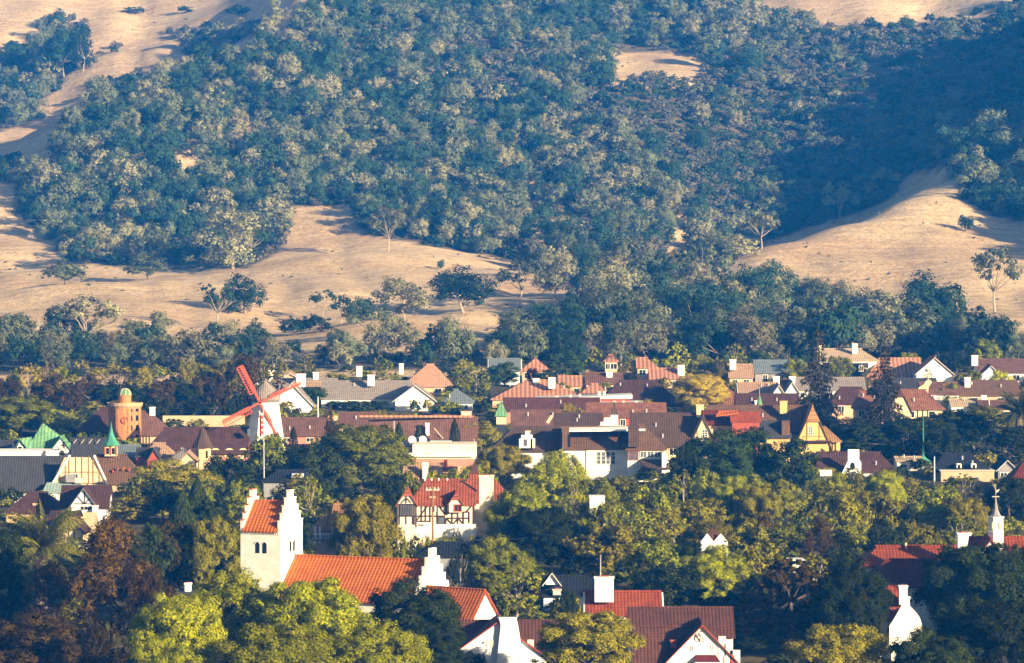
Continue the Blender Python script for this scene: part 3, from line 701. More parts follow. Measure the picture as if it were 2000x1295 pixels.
for k in range(14):
    t0, t1 = k / 14 * 6.283, (k + 1) / 14 * 6.283
    if k in (3, 9): continue
    em.bar((ex + .36 * math.cos(t0), -.05, ez + .5 * math.sin(t0)), (ex + .36 * math.cos(t1), -.05, ez + .5 * math.sin(t1)), .09, .06)
em.bar((ex - .2, -.06, ez + .3), (ex + .2, -.06, ez - .3), .09, .06); em.bar((ex + .1, -.07, ez + .35), (ex - .2, -.07, ez), .08, .06); em.build('emblem', M['timber'], h.o)
h.win(1370, 1375, 1245, 1254, 0, 1, 3, 'vent', W, M['greyw']); h.win(1351, 1354, 1262, 1270, 0, 1, 1, 'vent', W, M['greyw']); h.win(1391, 1394, 1259, 1270, 0, 1, 1, 'vent', W, M['greyw'])
MB().tube([(h.xm(1371), -.3, h.zr(1233)), (h.xm(1371), 0, h.zr(1233))], .08, 6).build('lamp', M['timber'], h.o)
aw = MB(); xa, xb = h.xm(1357), h.xm(1408); aw.sheet([[(xa, -1.4, h.zr(1292)), (xb, -1.4, h.zr(1292)), (xb - .6, 0, h.zr(1279)), (xa + .1, 0, h.zr(1279))]], .1).build('awning', M['awning'], h.o)
MB().box(xa, -1.42, h.zr(1294), xb, -1.36, h.zr(1291)).build('awning_valance', W, h.o)
h.fbox(1427, 1435, 1280, 1294, -.2, -.13, 'door', M['brickd'])
h.chim(1316, 1249, 11, 1.9, M['brickd'], 1265)
h = H('red_roof_house', 'house with scarlet roof and broad white chimney carrying a thin pole', 'house', 1200, 505)
h.block(h.xm(1148), h.xm(1290), 0, 8, h.zr(1197), h.zr(1156, 0, 4), W, 'scarlet', trim=W)
h.chim(1180, 1126, 37, 1.2, W, 1175, dp=.7)
MB().tube([(h.xm(1173, 1), 1, h.zr(1127, 0, 1)), (h.xm(1173, 1), 1, h.zr(1088, 0, 1))], [.07, .05], 6).lathe(h.xm(1173, 1), 1, [(.02, h.zr(1089)), (.12, h.zr(1087)), (.02, h.zr(1085))], 8).build('flagpole', M['metal'], h.o)
h = H('dark_roof_house', 'pale house with blackish navy roof half hidden behind the scarlet roof', 'house', 1120, 540)
h.block(h.xm(1062), h.xm(1172), 0, 8, h.zr(1160), h.zr(1126, 0, 4), M['cool'], 'navy')
h.block(h.xm(1066, -3), h.xm(1090, -3), -3, 1.5, h.zr(1134, 0, -3), h.zr(1118, 0, -3), M['cool'], 'navy', axis='y', trim=W, wname='porch_wall', rname='porch_roof', zb=h.zr(1142, 0, -3))
h.win(1084, 1092, 1166, 1176, -.03); h.win(1108, 1126, 1165, 1175, 0, 3, 1)
h.chim(1088, 1150, 16, -.5, M['metal'], 1162, name='roof_unit')
# half timbered house
def tudor():
    h = H('half_timbered_house', 'half-timbered house with red tiled roof and wide white chimney behind the church', 'house', 880, 585)
    ze = 985
    h.block(h.xm(800, 0), h.xm(926, 0), 0, 9, h.zr(983), h.zr(938, 0, 4.5), M['ivory'], 'red', jerk=(0, .5), hip=(2.2, 0), oh=.3)
    h.block(h.xm(776, -1.2), h.xm(813, -1.2), -1.2, 4, h.zr(983, 0, -1.2), h.zr(953, 0, 1), M['ivory'], 'red', axis='y', jerk=(.42, 0), wname='bay_wall', rname='bay_roof', oh=.25, trim=None)
    h.block(h.xm(877, -1), h.xm(903, -1), -.8, 3.5, h.zr(982, 0, -1), h.zr(963, 0, -1), M['ivory'], 'red', axis='y', jerk=(.6, 0), wname='dormer_wall', rname='dormer_roof', oh=.2, zb=h.zr(1000))
    h.block(h.xm(884, 9), h.xm(994, 9), 9.2, 17, h.zr(975, 0, 9), h.zr(929, 0, 13), M['ivory'], 'red', hip=(2.5, 2.5), wname='rear_wall', rname='rear_roof')
    h.chim(950, 928, 28, 2.5, M['ivory'], 1000, dp=.8)
    h.fbox(811, 930, 1024, 1050, -.35, 0, 'plinth_wall', W)
    T = [(812,984,812,1024),(823,984,823,1020),(831,984,831,1018),(840,984,840,1020),(854,984,854,1024),(871,984,871,1006),(812,1008,870,1008),(814,1016,838,984),(856,986,870,1005),(872,1006,887,986),(814,1018,840,1018),
         (880,1000,916,1000),(871,1012,916,1012),(871,1012,871,1024),(883,1000,883,1024),(894,1000,894,1026),(905,1000,905,1024),(916,1000,916,1022),(883,1024,872,1012),(885,1024,894,1013),(896,1013,905,1024),(925,984,925,1024),(910,1000,924,985),(812,985,925,985)]
    h.timber(T, 0, .2)
    h.timber([(776,985,776,1025),(780,985,780,1025),(809,985,809,1025),(813,985,813,1030),(777,985,812,985),(777,1008,812,1008),(793,1008,793,1024),(806,1008,806,1024),(793,970,793,983),(793,973,783,983),(794,973,803,982)], -1.2, .17)
    h.win(782, 805, 987, 1006, -1.25, 5, 5, fm=M['timber'], gl=M['skyglass'])
    h.win(888, 901, 986, 998, -.8, 2, 1, fm=M['redp']); h.win(857, 868, 1010, 1022, -.05, 1, 1, fm=M['timber'], gl=M['skyglass']); h.win(815, 828, 1024, 1027, -.35, 1, 1)
    for px in (830, 843, 857, 874): h.chim(px, 934, 2.5, 4.5, M['whitep'], 940, 'vent_pipe', False, .12)
tudor()
def turret(name, label, px, D, bw, base_row, eave, top, rowR, wall, rf, n=8, flare=1.25, fin=None, cat='turret', win=True, bell=0.):
    h = H(name, label, cat, px, D); r = bw / F * D / 2; z0 = -1; ze = h.zr(eave); zt_ = h.zr(top)
    o = MB().lathe(0, 0, [(r, z0), (r, ze)], n, math.pi / n).build('turret_wall', wall, h.o)
    pyramid(MB(), 0, 0, rowR / F * D / 2 * 1.05, ze - .1, zt_, n, math.pi / n, bell).build('turret_roof', rf, h.o)
    if fin: MB().tube([(0, 0, zt_ - .2), (0, 0, h.zr(fin))], [.06, .03], 5).build('finial', M['metal'], h.o)
    if win:
        for a in (-.5, .5):
            x = r * a * 1.0; y = -math.sqrt(max(.01, r * r - x * x)); MB().box(x - .22, y - .06, ze - 1.9, x + .22, y + .2, ze - .6).build('window', M['black'], h.o)
    return h
turret('turret', 'small turret with pointed maroon roof just behind the half-timbered house', 927, 622, 22, 960, 931, 898, 30, M['brickd'], M['r_maroonX'], 4, fin=892)
h = H('guest_house', 'house with tan tiled hip roof and timber balcony behind the church tower', 'house', 645, 568)
h.block(h.xm(615), h.xm(690), 0, 8, h.zr(1027), h.zr(981, 0, 4), PW, 'gold', hip=(3.2, 2.5), oh=.8)
MB().sheet([[(h.xm(640, -1.5), -1.6, h.zr(1032)), (h.xm(690, -1.5), -1.6, h.zr(1032)), (h.xm(672, 3), 3, h.zr(985)), (h.xm(652, 3), 3, h.zr(985))]]).build('porch_roof', M['r_goldX'], h.o)
dk = MB(); dk.box(h.xm(612), -2.2, h.zr(1054), h.xm(665), 0, h.zr(1051)).build('balcony', M['wood'], h.o)
for px in (614, 623, 648, 664): h.fbox(px, px + 3, 1029, 1062, -2.2, -2.0, 'post', M['whitep'])
rl = MB()
for k in range(18): x = h.xm(613) + (h.xm(664) - h.xm(613)) * k / 17; rl.box(x - .03, -2.2, h.zr(1051), x + .03, -2.15, h.zr(1041))
rl.box(h.xm(612), -2.25, h.zr(1042), h.xm(665), -2.1, h.zr(1040)).build('railing', M['whitep'], h.o)
h.win(626, 646, 1030, 1040, 0, 4, 1); h.fbox(612, 640, 1041, 1051, -.03, 0, 'glazed_door', M['glass'])
MB().bar((h.xm(655, 2), 2, h.zr(1012)), (h.xm(655, 2), 2, h.zr(1000)), .25).build('vent_pipe', M['metal'], h.o)
# ---- right front: red roofed shops with cupola
h = H('long_red_roof_shop', 'long building with crimson and red hipped roofs near the right edge', 'building', 1800, 520)
h.block(h.xm(1685, 6), h.xm(2010, 6), 5, 14, h.zr(1102, 0, 5), h.zr(1068, 8, 9), W, 'scarlet', hip=(2.2, 0), rname='upper_roof', wname='upper_wall')
h.block(h.xm(1690, -1), h.xm(1880, -1), -1, 7.5, h.zr(1141, 0, -1), h.zr(1094, 0, 3), W, 'crimson', hip=(3, 3))
h.chim(1883, 1040, 26, 3, M['cool'], 1075, dp=.8); h.chim(1770, 1060, 4, 9, M['stone'], 1085, 'vent_pipe', False, .15)
h = H('cupola_shop', 'red roofed shop crowned by a white cupola with slender spire at right edge', 'shop', 1970, 512)
h.block(h.xm(1905), h.xm(2070), 0, 9, h.zr(1110), h.zr(1050, 3, 4.5), W, 'scarlet')
h.block(h.xm(1908, -2), h.xm(1960, -2), -3, 4, h.zr(1085, 0, -2), h.zr(1052, 0, -2), W, 'scarlet', axis='y', wname='front_wall', rname='front_roof')
cx = h.xm(1945, 1); r = 14.5 / F * 512 / math.cos(math.pi / 8)
cu = MB(); cu.lathe(cx, 1, [(r, h.zr(1075)), (r, h.zr(1042)), (r * 1.06, h.zr(1041)), (r * 1.06, h.zr(1039)), (r * .97, h.zr(1038)), (r * .97, h.zr(1013)), (r * 1.12, h.zr(1012)), (r * 1.12, h.zr(1010))], 8, math.pi / 8); cu = cu.build('cupola', W, h.o)
sp = MB(); zz = lambda q: h.zr(q, 0, 1)
sp.lathe(cx, 1, [(r * 1.05, zz(1010.5)), (r * .6, zz(1005)), (r * .3, zz(995)), (r * .14, zz(980)), (.03, zz(966))], 8, math.pi / 8).build('spire', M['greyw'], cu)
MB().tube([(cx, 1, zz(968)), (cx, 1, zz(945))], .04, 5).bar((cx - .45, 1, zz(970)), (cx + .45, 1, zz(970)), .12).prism([(cx - .1, zz(958)), (cx + .5, zz(955)), (cx + .3, zz(961)), (cx + .05, zz(963)), (cx - .25, zz(949)), (cx - .3, zz(946)), (cx - .15, zz(947))], 'y', .96, 1.04).build('weather_vane', M['stone'], cu)
for a in (-.42, .42): MB().box(cx + a * r - .16, 1 - r * .97, zz(1033), cx + a * r + .16, 1 - r * .9, zz(1019)).build('louver_vent', M['stone'], cu)
h = H('curly_gable_shop', 'white shop with curved gable, tall white chimney and red roof low at right', 'shop', 1745, 495)
h.block(h.xm(1690, 0), h.xm(1772, 0), 0, 8, h.zr(1204), h.zr(1146, 0, 4), W, 'scarlet')
g = MB(); pts = [(1738,1260),(1738,1222),(1745,1212),(1752,1200),(1761,1184),(1762,1172),(1758,1166),(1768,1164),(1780,1166),(1777,1172),(1778,1184),(1790,1196),(1797,1206),(1802,1222),(1802,1260)]
g.prism([(h.xm(a, -1.5), h.zr(b_, 0, -1.5)) for a, b_ in pts], 'y', -1.5, -1.0).build('curved_gable', W, h.o)
h.block(h.xm(1742, -1), h.xm(1800, -1), -.99, 5, h.zr(1224, 0, -1), h.zr(1190, 0, -1), W, 'crimson', axis='y', wname='front_wall', rname='front_roof')
h.chim(1764, 1143, 16, 1, M['cool'], 1180, dp=.6)
h = H('cross_gable_tower', 'small white tower with four gables and pyramid maroon roof among the trees', 'tower', 1394, 566)
w_ = 25 / F * 566; MB().box(-w_ * 1.0, 0, -1, w_ * 1.1, 2 * w_, h.zr(1058)).build('wall', W, h.o)
for sg in (-1, 1): MB().prism([(0 if sg > 0 else -w_, h.zr(1058)), (w_ * 1.1 if sg > 0 else 0, h.zr(1058)), (w_ * (.55 if sg > 0 else -.5), h.zr(1042))], 'y', -.003, .3).build('gable_wall', W, h.o)
pyramid(MB(), 0, w_, w_ * 1.42, h.zr(1060), h.zr(1030, 0, w_), 4).build('roof', M['r_maroonX'], h.o)
for (nm, lb, px, D, a, b_, c_, d_) in (('rooftop_block', 'white flat roofed block peeping above the dense treetops', 1166, 590, 1152, 1181, 972, 992), ('rooftop_block', 'white parapet showing between the dark trees at lower right', 1556, 545, 1541, 1572, 1096, 1113)):
    h = H(nm, lb, 'building', px, D); h.fbox(a, b_, c_, 1180 if D < 560 else 1060, 0, 4, 'wall', W); h.fbox(a - 1, b_ + 1, c_ - 2, c_, -.1, 4.1, 'coping', W)
h = H('hidden_house', 'dark roofed house with a little white chimney between the rust and lime trees', 'house', 370, 520); h.pb(350, 395, 1148, 1162, wall=GW, rf='slate'); h.chim(367, 1138, 12, 2)
h = H('navy_roof_shed', 'dark navy roof in the hollow just below the half-timbered house', 'shed', 900, 545); h.pb(820, 960, 1060, 1084, wall=GW, rf='navy', hip=(2, 2), dep=7)
# ---- left cluster
def barn():
    h = H('gambrel_hall', 'large hall with slate grey roof and half-timbered cream gable at the left edge', 'hall', 100, 668)
    ze, zr = h.zr(960), h.zr(890, 0, 5); xr0, xr1 = h.xm(133, 5), h.xm(182, 5); xL, xR = h.xm(92), h.xm(214)
    MB().box(h.xm(-60), .5, -1, xR - 1, 10, ze - .3).build('wall', M['cool'], h.o)
    MB().sheet([[(h.xm(-60), 0, ze), (xL, 0, ze), (xr0, 5, zr), (h.xm(-60), 5, zr)], [(h.xm(-60), 10, ze), (xL, 10, ze), (xr0, 5, zr), (h.xm(-60), 5, zr)]], .2).build('roof', M['r_slateX'], h.o)
    g = MB(); g.prism([(xL + .2, ze), (xR, ze), (xr1, zr), (xr0, zr)], 'y', -.1, .25); g.build('gable_wall', CR, h.o)
    h.timber([(106,944,136,893),(205,944,184,893),(135,891,135,944),(148,891,148,942),(160,891,160,944),(173,891,173,944),(182,892,182,944),(194,910,194,944),(117,926,117,944),(110,922,200,922),(108,944,205,944),(128,905,128,944)], -.1, .13, mat=M['wood'])
    h.timber([(92,962,137,889)], -.2, .35, 'barge_board', M['whitep']); h.timber([(216,958,184,889)], -.2, .3, 'barge_board', M['whitep'])
    h.win(142, 152, 926, 933, -.1, 1, 1, gl=M['black']); h.fbox(128, 146, 928, 942, -1.4, -.2, 'rooftop_machine', M['greyw']); h.fbox(146, 160, 934, 944, -1.3, -.2, 'duct', M['metal'])
    MB().sheet([[(h.xm(82, -3), -3.4, h.zr(961, 0, -3)), (h.xm(152, -3), -3.4, h.zr(961, 0, -3)), (h.xm(160, 0), -.15, h.zr(942)), (h.xm(92, 0), -.15, h.zr(942))]], .12).build('lean_to_roof', M['zinc'], h.o)
    MB().box(h.xm(84, -3), -3, -1, h.xm(152, -3), -.2, h.zr(963, 0, -3)).build('lean_to_wall', M['cool'], h.o)
barn()
h = H('cupola_house', 'house with warm brown hip roof below a small copper spired cupola at left', 'house', 225, 684)
h.pb(172, 276, 889, 940, wall=TW, rf='brown', hip=(1, 3), dep=9)
for (px, py_) in ((221, 920), (231, 915), (242, 915), (253, 917)): h.chim(px, py_ - 3, 3, 1.2, M['brickd'], py_ + 3, 'roof_vent', False, .15)
cx = h.xm(217, 4); c = MB(); c.box(cx - 1.0, 3.2, h.zr(893), cx + 1.0, 5.0, h.zr(873)); c = c.build('cupola', CR, h.o)
for a in (-.48, .48): MB().box(cx + a - .22, 3.1, h.zr(889), cx + a + .22, 3.195, h.zr(877)).build('opening', M['black'], c)
for a in (-1, 0, 1): MB().box(cx + a * .95 - .1, 3.08, h.zr(891), cx + a * .95 + .1, 3.19, h.zr(873)).build('post', M['brickd'], c)
sp = MB(); sp.lathe(cx, 4.1, [(1.65, h.zr(872)), (.9, h.zr(862)), (.45, h.zr(850)), (.2, h.zr(838)), (.03, h.zr(826))], 8, math.pi / 8); sp.build('spire', M['copperd'], c)
h = H('timber_gable_house', 'maroon roofed house with small white half-timbered gable above the rust tree', 'house', 165, 635)
h.pb(118, 210, 950, 988, ly=1, dep=8, wall=M['cool'], rf='plum', rname='main_roof', wname='main_wall')
h.block(h.xm(140, 0), h.xm(188, 0), -1, 5, h.zr(985, 0, -1), h.zr(953, 0, -1), M['cool'], 'plum', axis='y', trim=M['greyw'])
h.timber([(144,984,186,984),(165,958,165,984),(152,970,164,984),(178,970,166,984)], -1, .16); h.win(157, 178, 989, 996, -1, 3, 1)
h.chim(186, 987, 10, -1.5, W, 1003)
h = H('maroon_roof_house', 'low house with dark maroon roof directly under the slate grey hall', 'house', 70, 640); h.pb(12, 122, 962, 998, wall=PW, rf='plum', hip=(3, 3)); h.chim(71, 983, 12, 1.5, PW); 
h = H('tudor_cottage', 'shaded half-timbered cottage behind the palm at lower left', 'cottage', 135, 600); h.pb(108, 160, 1008, 1036, axis='y', wall=CR, rf='plum', dep=9, trim=M['timber'])
h.timber([(118,1034,118,1055),(134,1018,134,1055),(145,1024,145,1055),(152,1034,120,1034),(125,1026,142,1026)], 0, .15)
h.pb(95, 150, 1000, 1022, ly=4, wall=CR, rf='plum', rname='rear_roof', wname='rear_wall')
h = H('brick_ruin_wall', 'sunlit sand coloured wall beside the white chimney above the rust tree', 'wall', 175, 610); MB().prism([(h.xm(152), -1), (h.xm(152), h.zr(1002)), (h.xm(188), h.zr(1000)), (h.xm(192), h.zr(1020)), (h.xm(192), -1)], 'y', 0, .5).build('masonry', M['tanw'], h.o)
# green copper roofs
h = H('copper_roof_house', 'house with steep green copper pyramid roof and side gable at left', 'house', 90, 728)
h.pb(-20, 60, 862, 884, ly=3, wall=W, rf='slate', rname='side_roof', wname='side_wall')
x0, x1 = h.xm(45), h.xm(150); z0, z1 = h.zr(888), h.zr(826, 0, 4); xp = h.xm(84, 4)
MB().box(x0 + .6, 0.6, -1, x1 - .6, 8, z0).build('wall', W, h.o)
MB().sheet([[(x0, 0, z0), (h.xm(97), 0, z0), (xp, 4, z1)], [(h.xm(97), 0, z0), (x1 + 1.5, 3, z0 - .2), (xp, 4, z1)], [(x1 + 1.5, 3, z0 - .2), (x1, 9, z0), (xp, 4, z1)], [(x1, 9, z0), (x0, 9, z0), (xp, 4, z1)], [(x0, 9, z0), (x0, 0, z0), (xp, 4, z1)]], .12).build('roof', M['copper'], h.o)
g = MB(); g.sheet([[(h.xm(38, -2), -2, h.zr(856)), (h.xm(60, -2), -2.2, h.zr(882)), (h.xm(62, 2), 2, h.zr(854))], [(h.xm(38, -2), -2, h.zr(856)), (h.xm(26, -2), -2.2, h.zr(884)), (h.xm(30, 2), 2, h.zr(870))]], .12); g.build('gable_roof', M['copper'], h.o)
MB().prism([(h.xm(30, -1.6), h.zr(884)), (h.xm(54, -1.6), h.zr(884)), (h.xm(38, -1.6), h.zr(861))], 'y', -1.6, -1.3).build('gable_wall', W, h.o); h.win(35, 43, 872, 883, -1.65, 1, 1, gl=M['black'])
h.block(h.xm(98, -1), h.xm(140, -1), -1, 4, h.zr(880), h.zr(853), W, M['copper'], axis='y', wname='porch_wall', rname='porch_roof')
h = H('white_flat_roof_shop', 'low flat white roof in front of the green copper house', 'shop', 45, 700); h.fbox(-10, 110, 884, 900, 0, 8, 'wall', M['whitep']); h.fbox(-12, 112, 881, 884, -.2, 8.2, 'parapet', M['whitep'])
for k, (a, b_, t_, e, D, rf, wl, lb) in enumerate([(138, 212, 857, 892, 715, 'slate', GW, 'long slate grey roof with light ribs under the round brick tower'), (222, 268, 870, 890, 726, 'blueg', GW, 'blue grey roof directly in front of the round brick tower'), (266, 306, 876, 890, 716, 'slate', M['brickd'], 'small slate roof in front of the shingled roof'), (270, 345, 866, 898, 718, 'tan', TW, 'tan shingled hip roof right of the round brick tower'), (330, 375, 876, 898, 712, 'grey', TW, 'grey hip roof below the conical turret')]):
    h = H('shop', lb, 'shop', (a + b_) / 2, D); h.pb(a, b_, t_, e, wall=wl, rf=rf, hip=(2.5, 2.5) if k in (3, 4) else (0, 0))
    if k == 0:
        for px in (148, 163, 178, 193): h.timber([(px - 4, 866, px + 2, 858)], 2.5, .12, 'rib', M['stone'])
    if k == 2: h.block(h.xm(288, -2), h.xm(313, -2), -2, 3, h.zr(897, 0, -2), h.zr(877, 0, -2), M['brickd'], 'slate', axis='y', wname='gable_wall', rname='gable_roof')
h = H('small_pavilion', 'small pavilion with orange hip roof near the conical turret', 'pavilion', 365, 700); h.pb(352, 382, 883, 897, axis='y', wall=CR, rf='tan', dep=5)
# round brick tower
def round_tower():
    h = H('round_tower', 'round orange brick tower with small copper dome on top', 'tower', 244, 765)
    s_ = 765 / F; r = 31 * s_; z = lambda q: h.zr(q)
    o = MB().lathe(0, 0, [(r, -1), (r, z(797)), (r * .96, z(796))], 24).build('tower_wall', M['brick'], h.o, False)
    for k in range(8):
        a = math.radians(-90 + 45 * k + 22); p = MB().box(-.28, -.12, -1, .28, .14, z(797)).build('pilaster', M['brick'], h.o); p.location = (math.cos(a) * r, math.sin(a) * r, 0); p.rotation_euler = (0, 0, a + math.pi / 2)
    MB().lathe(0, 0, [(r * 1.0, z(797)), (r * 1.12, z(792)), (r * 1.14, z(788)), (r * 1.14, z(786)), (r * 1.08, z(786)), (r * 1.08, z(788.5)), (.1, z(788.6))], 24).build('platform', M['sandst'], h.o)
    r2 = 12.5 * s_; d = MB().lathe(0, 0, [(r2, z(789)), (r2, z(773)), (r2 * 1.06, z(772.5)), (r2 * 1.0, z(771))], 16).build('lantern', M['brick'], h.o)
    MB().lathe(0, 0, [(r2 * math.cos(t), z(772) + r2 * 1.05 * math.sin(t)) for t in np.linspace(0, 1.5, 8)], 16).build('dome', M['copper'], d, True)
    rb = MB()
    for k in range(8):
        a = k * math.pi / 4 + .2; rb.tube([(math.cos(a) * r2 * 1.02 * math.cos(t), math.sin(a) * r2 * 1.02 * math.cos(t), z(772) + r2 * 1.08 * math.sin(t)) for t in np.linspace(0, 1.5, 6)], .07, 4)
    rb.build('dome_rib', M['stone'], d)
    for ang in (-115, -63, -35):
        for q in ((797, 803), (810, 821), (829, 840), (848, 858)) :
            a = math.radians(ang); w_ = MB(); pts = [(-.36, z(q[1])), (.36, z(q[1])), (.36, z(q[0]) - .3), (.2, z(q[0])), (-.2, z(q[0])), (-.36, z(q[0]) - .3)]
            w_.prism(pts, 'y', -.07, .2); w_ = w_.build('arched_window', M['black'], h.o); w_.location = (math.cos(a) * r, math.sin(a) * r, 0); w_.rotation_euler = (0, 0, a + math.pi / 2)
    a = math.radians(-85); em = MB(); em.tube([(.6 * math.cos(t), 0, .6 * math.sin(t)) for t in np.linspace(0, 4.6, 9)], .09, 4); em.bar((0, 0, -.9), (0, 0, .7), .12)
    em = em.build('emblem', M['brickd'], h.o); em.location = (math.cos(a) * (r + .06), math.sin(a) * (r + .06), z(820)); em.rotation_euler = (0, 0, a + math.pi / 2)
    dn = MB(); dn.prism([(-.7, z(868)), (.7, z(868)), (.7, z(860)), (.35, z(857)), (-.35, z(857)), (-.7, z(860))], 'y', -.1, .1); dn = dn.build('doorway', CR, h.o); dn.location = (math.cos(-1.45) * r, math.sin(-1.45) * r, 0); dn.rotation_euler = (0, 0, -1.45 + math.pi / 2)
round_tower()
h = H('timbered_shop', 'dark maroon roofed shop with white half-timbered wall left of the brick tower', 'shop', 185, 772); h.pb(150, 225, 797, 841, wall=W, rf='plum', hip=(4, 0), dep=9)
h.timber([(q, 843, q, 866) for q in (153, 159, 166, 173, 180, 187, 194, 201, 208)] + [(150, 844, 214, 844)], 0, .2)
h = H('maroon_hip_shop', 'brown maroon hipped roof with white chimney right of the brick tower', 'shop', 295, 768); h.pb(262, 330, 804, 846, wall=PW, rf='mauve', hip=(0, 4), dep=9); h.chim(298, 795, 10, 4, W, 812); h.timber([(q, 848, q, 868) for q in (280, 286, 292)], 0, .2)
h = H('long_maroon_roof_shops', 'long row of shops under one deep maroon roof left of the windmill', 'building', 385, 736); h.pb(286, 482, 836, 878, wall=PK, rf='plum', hip=(3, 0), dep=9, oh=.8)
h.timber([(290, 882, 480, 882), (380, 882, 380, 900), (430, 882, 430, 900)], -.02, .25)
for k in range(4): q = MB().lathe(0, 0, [(1.0, 0), (1.0, .12)], 14).build('arched_opening', CR, h.o); q.rotation_euler = (math.pi / 2, 0, 0); q.location = (h.xm(394 + 27 * k), -.02, h.zr(886))
turret('conical_turret', 'brown conical roofed turret in front of the long maroon roof', 396, 722, 34, 900, 873, 832, 44, PW, M['r_umberX'], 8, fin=828)
# windmill
def windmill():
    h = H('windmill', 'white windmill with four red lattice sails and grey cap', 'windmill', 519, 740); s_ = 740 / F; z = h.zr
    MB().lathe(0, 0, [(44 * s_, -1), (44 * s_, z(900)), (27 * s_, z(786)), (26 * s_, z(778))], 8, math.pi / 8).build('tower', M['white'], h.o)
    cap = MB().lathe(0, 0, [(27.5 * s_, z(785)), (28.5 * s_, z(775)), (26 * s_, z(766)), (17 * s_, z(757)), (8 * s_, z(750)), (2.5 * s_, z(745)), (.6 * s_, z(739))], 16).build('cap', M['r_greyX'], h.o, True)
    hub = Vector((-9 * s_, -30 * s_, z(786, 0, -2.5)))
    MB().tube([hub + Vector((.6, 4, .2)), hub], [.35, .3], 8).build('windshaft', M['timber'], h.o)
    for (dx, dy, L_, lat) in ((-37, 71, 1, 1), (79, 36, 1, 0), (-73, -37, 1, 1), (37, -72, 1, 0)):
        L0 = math.hypot(dx, dy); d = Vector((dx / L0 * math.cos(.25), dx / L0 * math.sin(.25) * 0, dy / L0)).normalized(); n = Vector((-d.z, 0, d.x)); L = L0 * s_; sb = MB(); fr = MB()
        yo = Vector((0, -.1, 0)); sb.bar(hub + yo, hub + d * L + yo, .35, .3); sb = sb.build('sail', M['redp'], h.o)
        w_ = 12.5 * s_ if lat else 6 * s_
        st = .28; k0 = hub + d * L * st; 
        for off in (-.3, .35, 1.0): fr.bar(k0 + n * w_ * off * .8 + yo * 1.5, hub + d * L + n * w_ * off * .8 + yo * 1.5, .14, .1)
        nb = 11
        for k in range(nb + 1): p = k0.lerp(hub + d * L, k / nb); fr.bar(p + n * w_ * -.3 * .8 + yo * 1.9, p + n * w_ * .8 + yo * 1.9, .1 if k % nb else .2, .09)
        fr.build('lattice', M['redp'], sb)
    h.fbox(483, 489, 838, 851, -3.6, -2.6, 'window', M['skyglass']); h.fbox(506, 511, 806, 815, -2.75, -2.2, 'window', M['black'])
windmill()
o = link('flagpole', None, None, 'tall thin white flagpole with limp red and white flag in front of the windmill', 'flagpole'); x, y, z = P(516, 945, 672); z0 = zt(x, y); o.location = (x, y, z0)
zt1 = P(516, 797, 672)[2] - z0; MB().tube([(0, 0, 0), (-.1, 0, zt1)], [.13, .06], 7).build('pole', M['metal'], o)
MB().lathe(-.1, 0, [(.02, zt1 - .02), (.14, zt1 + .12), (.02, zt1 + .26)], 8).build('ball', M['metal'], o)
def cloth(x0, x1, z0_, z1_):
    m = MB(); 
    for k in range(6):
        a, b_ = x0 + (x1 - x0) * k / 6, x0 + (x1 - x0) * (k + 1) / 6; ya, yb = .18 * math.sin(k * 1.7), .18 * math.sin((k + 1) * 1.7); m.add([(a, ya, z0_ - .1 * k), (b_, yb, z0_ - .1 * (k + 1)), (b_, yb, z1_), (a, ya, z1_), (a, ya + .03, z0_ - .1 * k), (b_, yb + .03, z0_ - .1 * (k + 1)), (b_, yb + .03, z1_), (a, ya + .03, z1_)], [(0, 1, 2, 3), (7, 6, 5, 4)])
    return m
f = cloth(-.1, -.75, zt1 - 4.4, zt1 - .8).build('flag', M['whitep'], o)
for k in range(4): q = cloth(-.11, -.76, zt1 - 1.6 - k * .85, zt1 - 1.2 - k * .85).build('stripe', M['redp'], f); q.location = (0, -.03, 0)
for px_, t_, D_, lb_ in ((621, 776, 792, 'slim white pole beside the dark tree right of the windmill'), (1825, 893, 690, 'thin white pole between the needle spire and navy mansard house')):
    x, y, z = P(px_, t_, D_); z0 = zt(x, y); q = link('mast', None, None, lb_, 'pole'); q.location = (x, y, z0); MB().tube([(0, 0, -.5), (0, 0, z - z0)], [.14, .08], 7).build('shaft', W, q); MB().lathe(0, 0, [(.02, z - z0), (.13, z - z0 + .1), (.02, z - z0 + .2)], 7).build('cap', M['metal'], q)
# utility pole with wires
def pole(px, top, D, base, label, cross=((0, 1.6),), wires=True):
    o = link('utility_pole', None, None, label, 'utility pole'); x, y, z = P(px, top, D); z0 = zt(x, y); o.location = (x, y, z0); h_ = z - z0
    MB().tube([(0, 0, -.5), (0, 0, h_)], [.2, .14], 8).build('post', M['wood'], o)
    for dz, w_ in cross: MB().box(-w_, -.08, h_ - dz - .5, w_, .08, h_ - dz - .3).build('crossarm', M['stone'], o)
    return o, h_
o, hp = pole(845, 951, 560, 1042, 'wooden utility pole with crossarm standing before the half-timbered house', ((0, .95), (1.0, .4)))
for sx in (-.8, -.3, .3, .8): MB().lathe(sx, 0, [(.05, hp - .3), (.06, hp - .12), (.02, hp - .05)], 6).build('insulator', M['whitep'], o)
MB().tube([(.32, -.1, hp - 3.4), (.32, -.1, hp - 2.6)], .2, 8).build('transformer', M['metal'], o)
def wire(p0, p1, sag, label):
    n = 10; pts = [Vector(p0).lerp(Vector(p1), k / n) - Vector((0, 0, sag * 4 * (k / n) * (1 - k / n))) for k in range(n + 1)]
    m = MB(); m.tube(pts, .025, 4); w_ = m.build('overhead_wire', M['metal']); w_['label'] = label; w_['category'] = 'wire'
b0 = Vector(o.location)
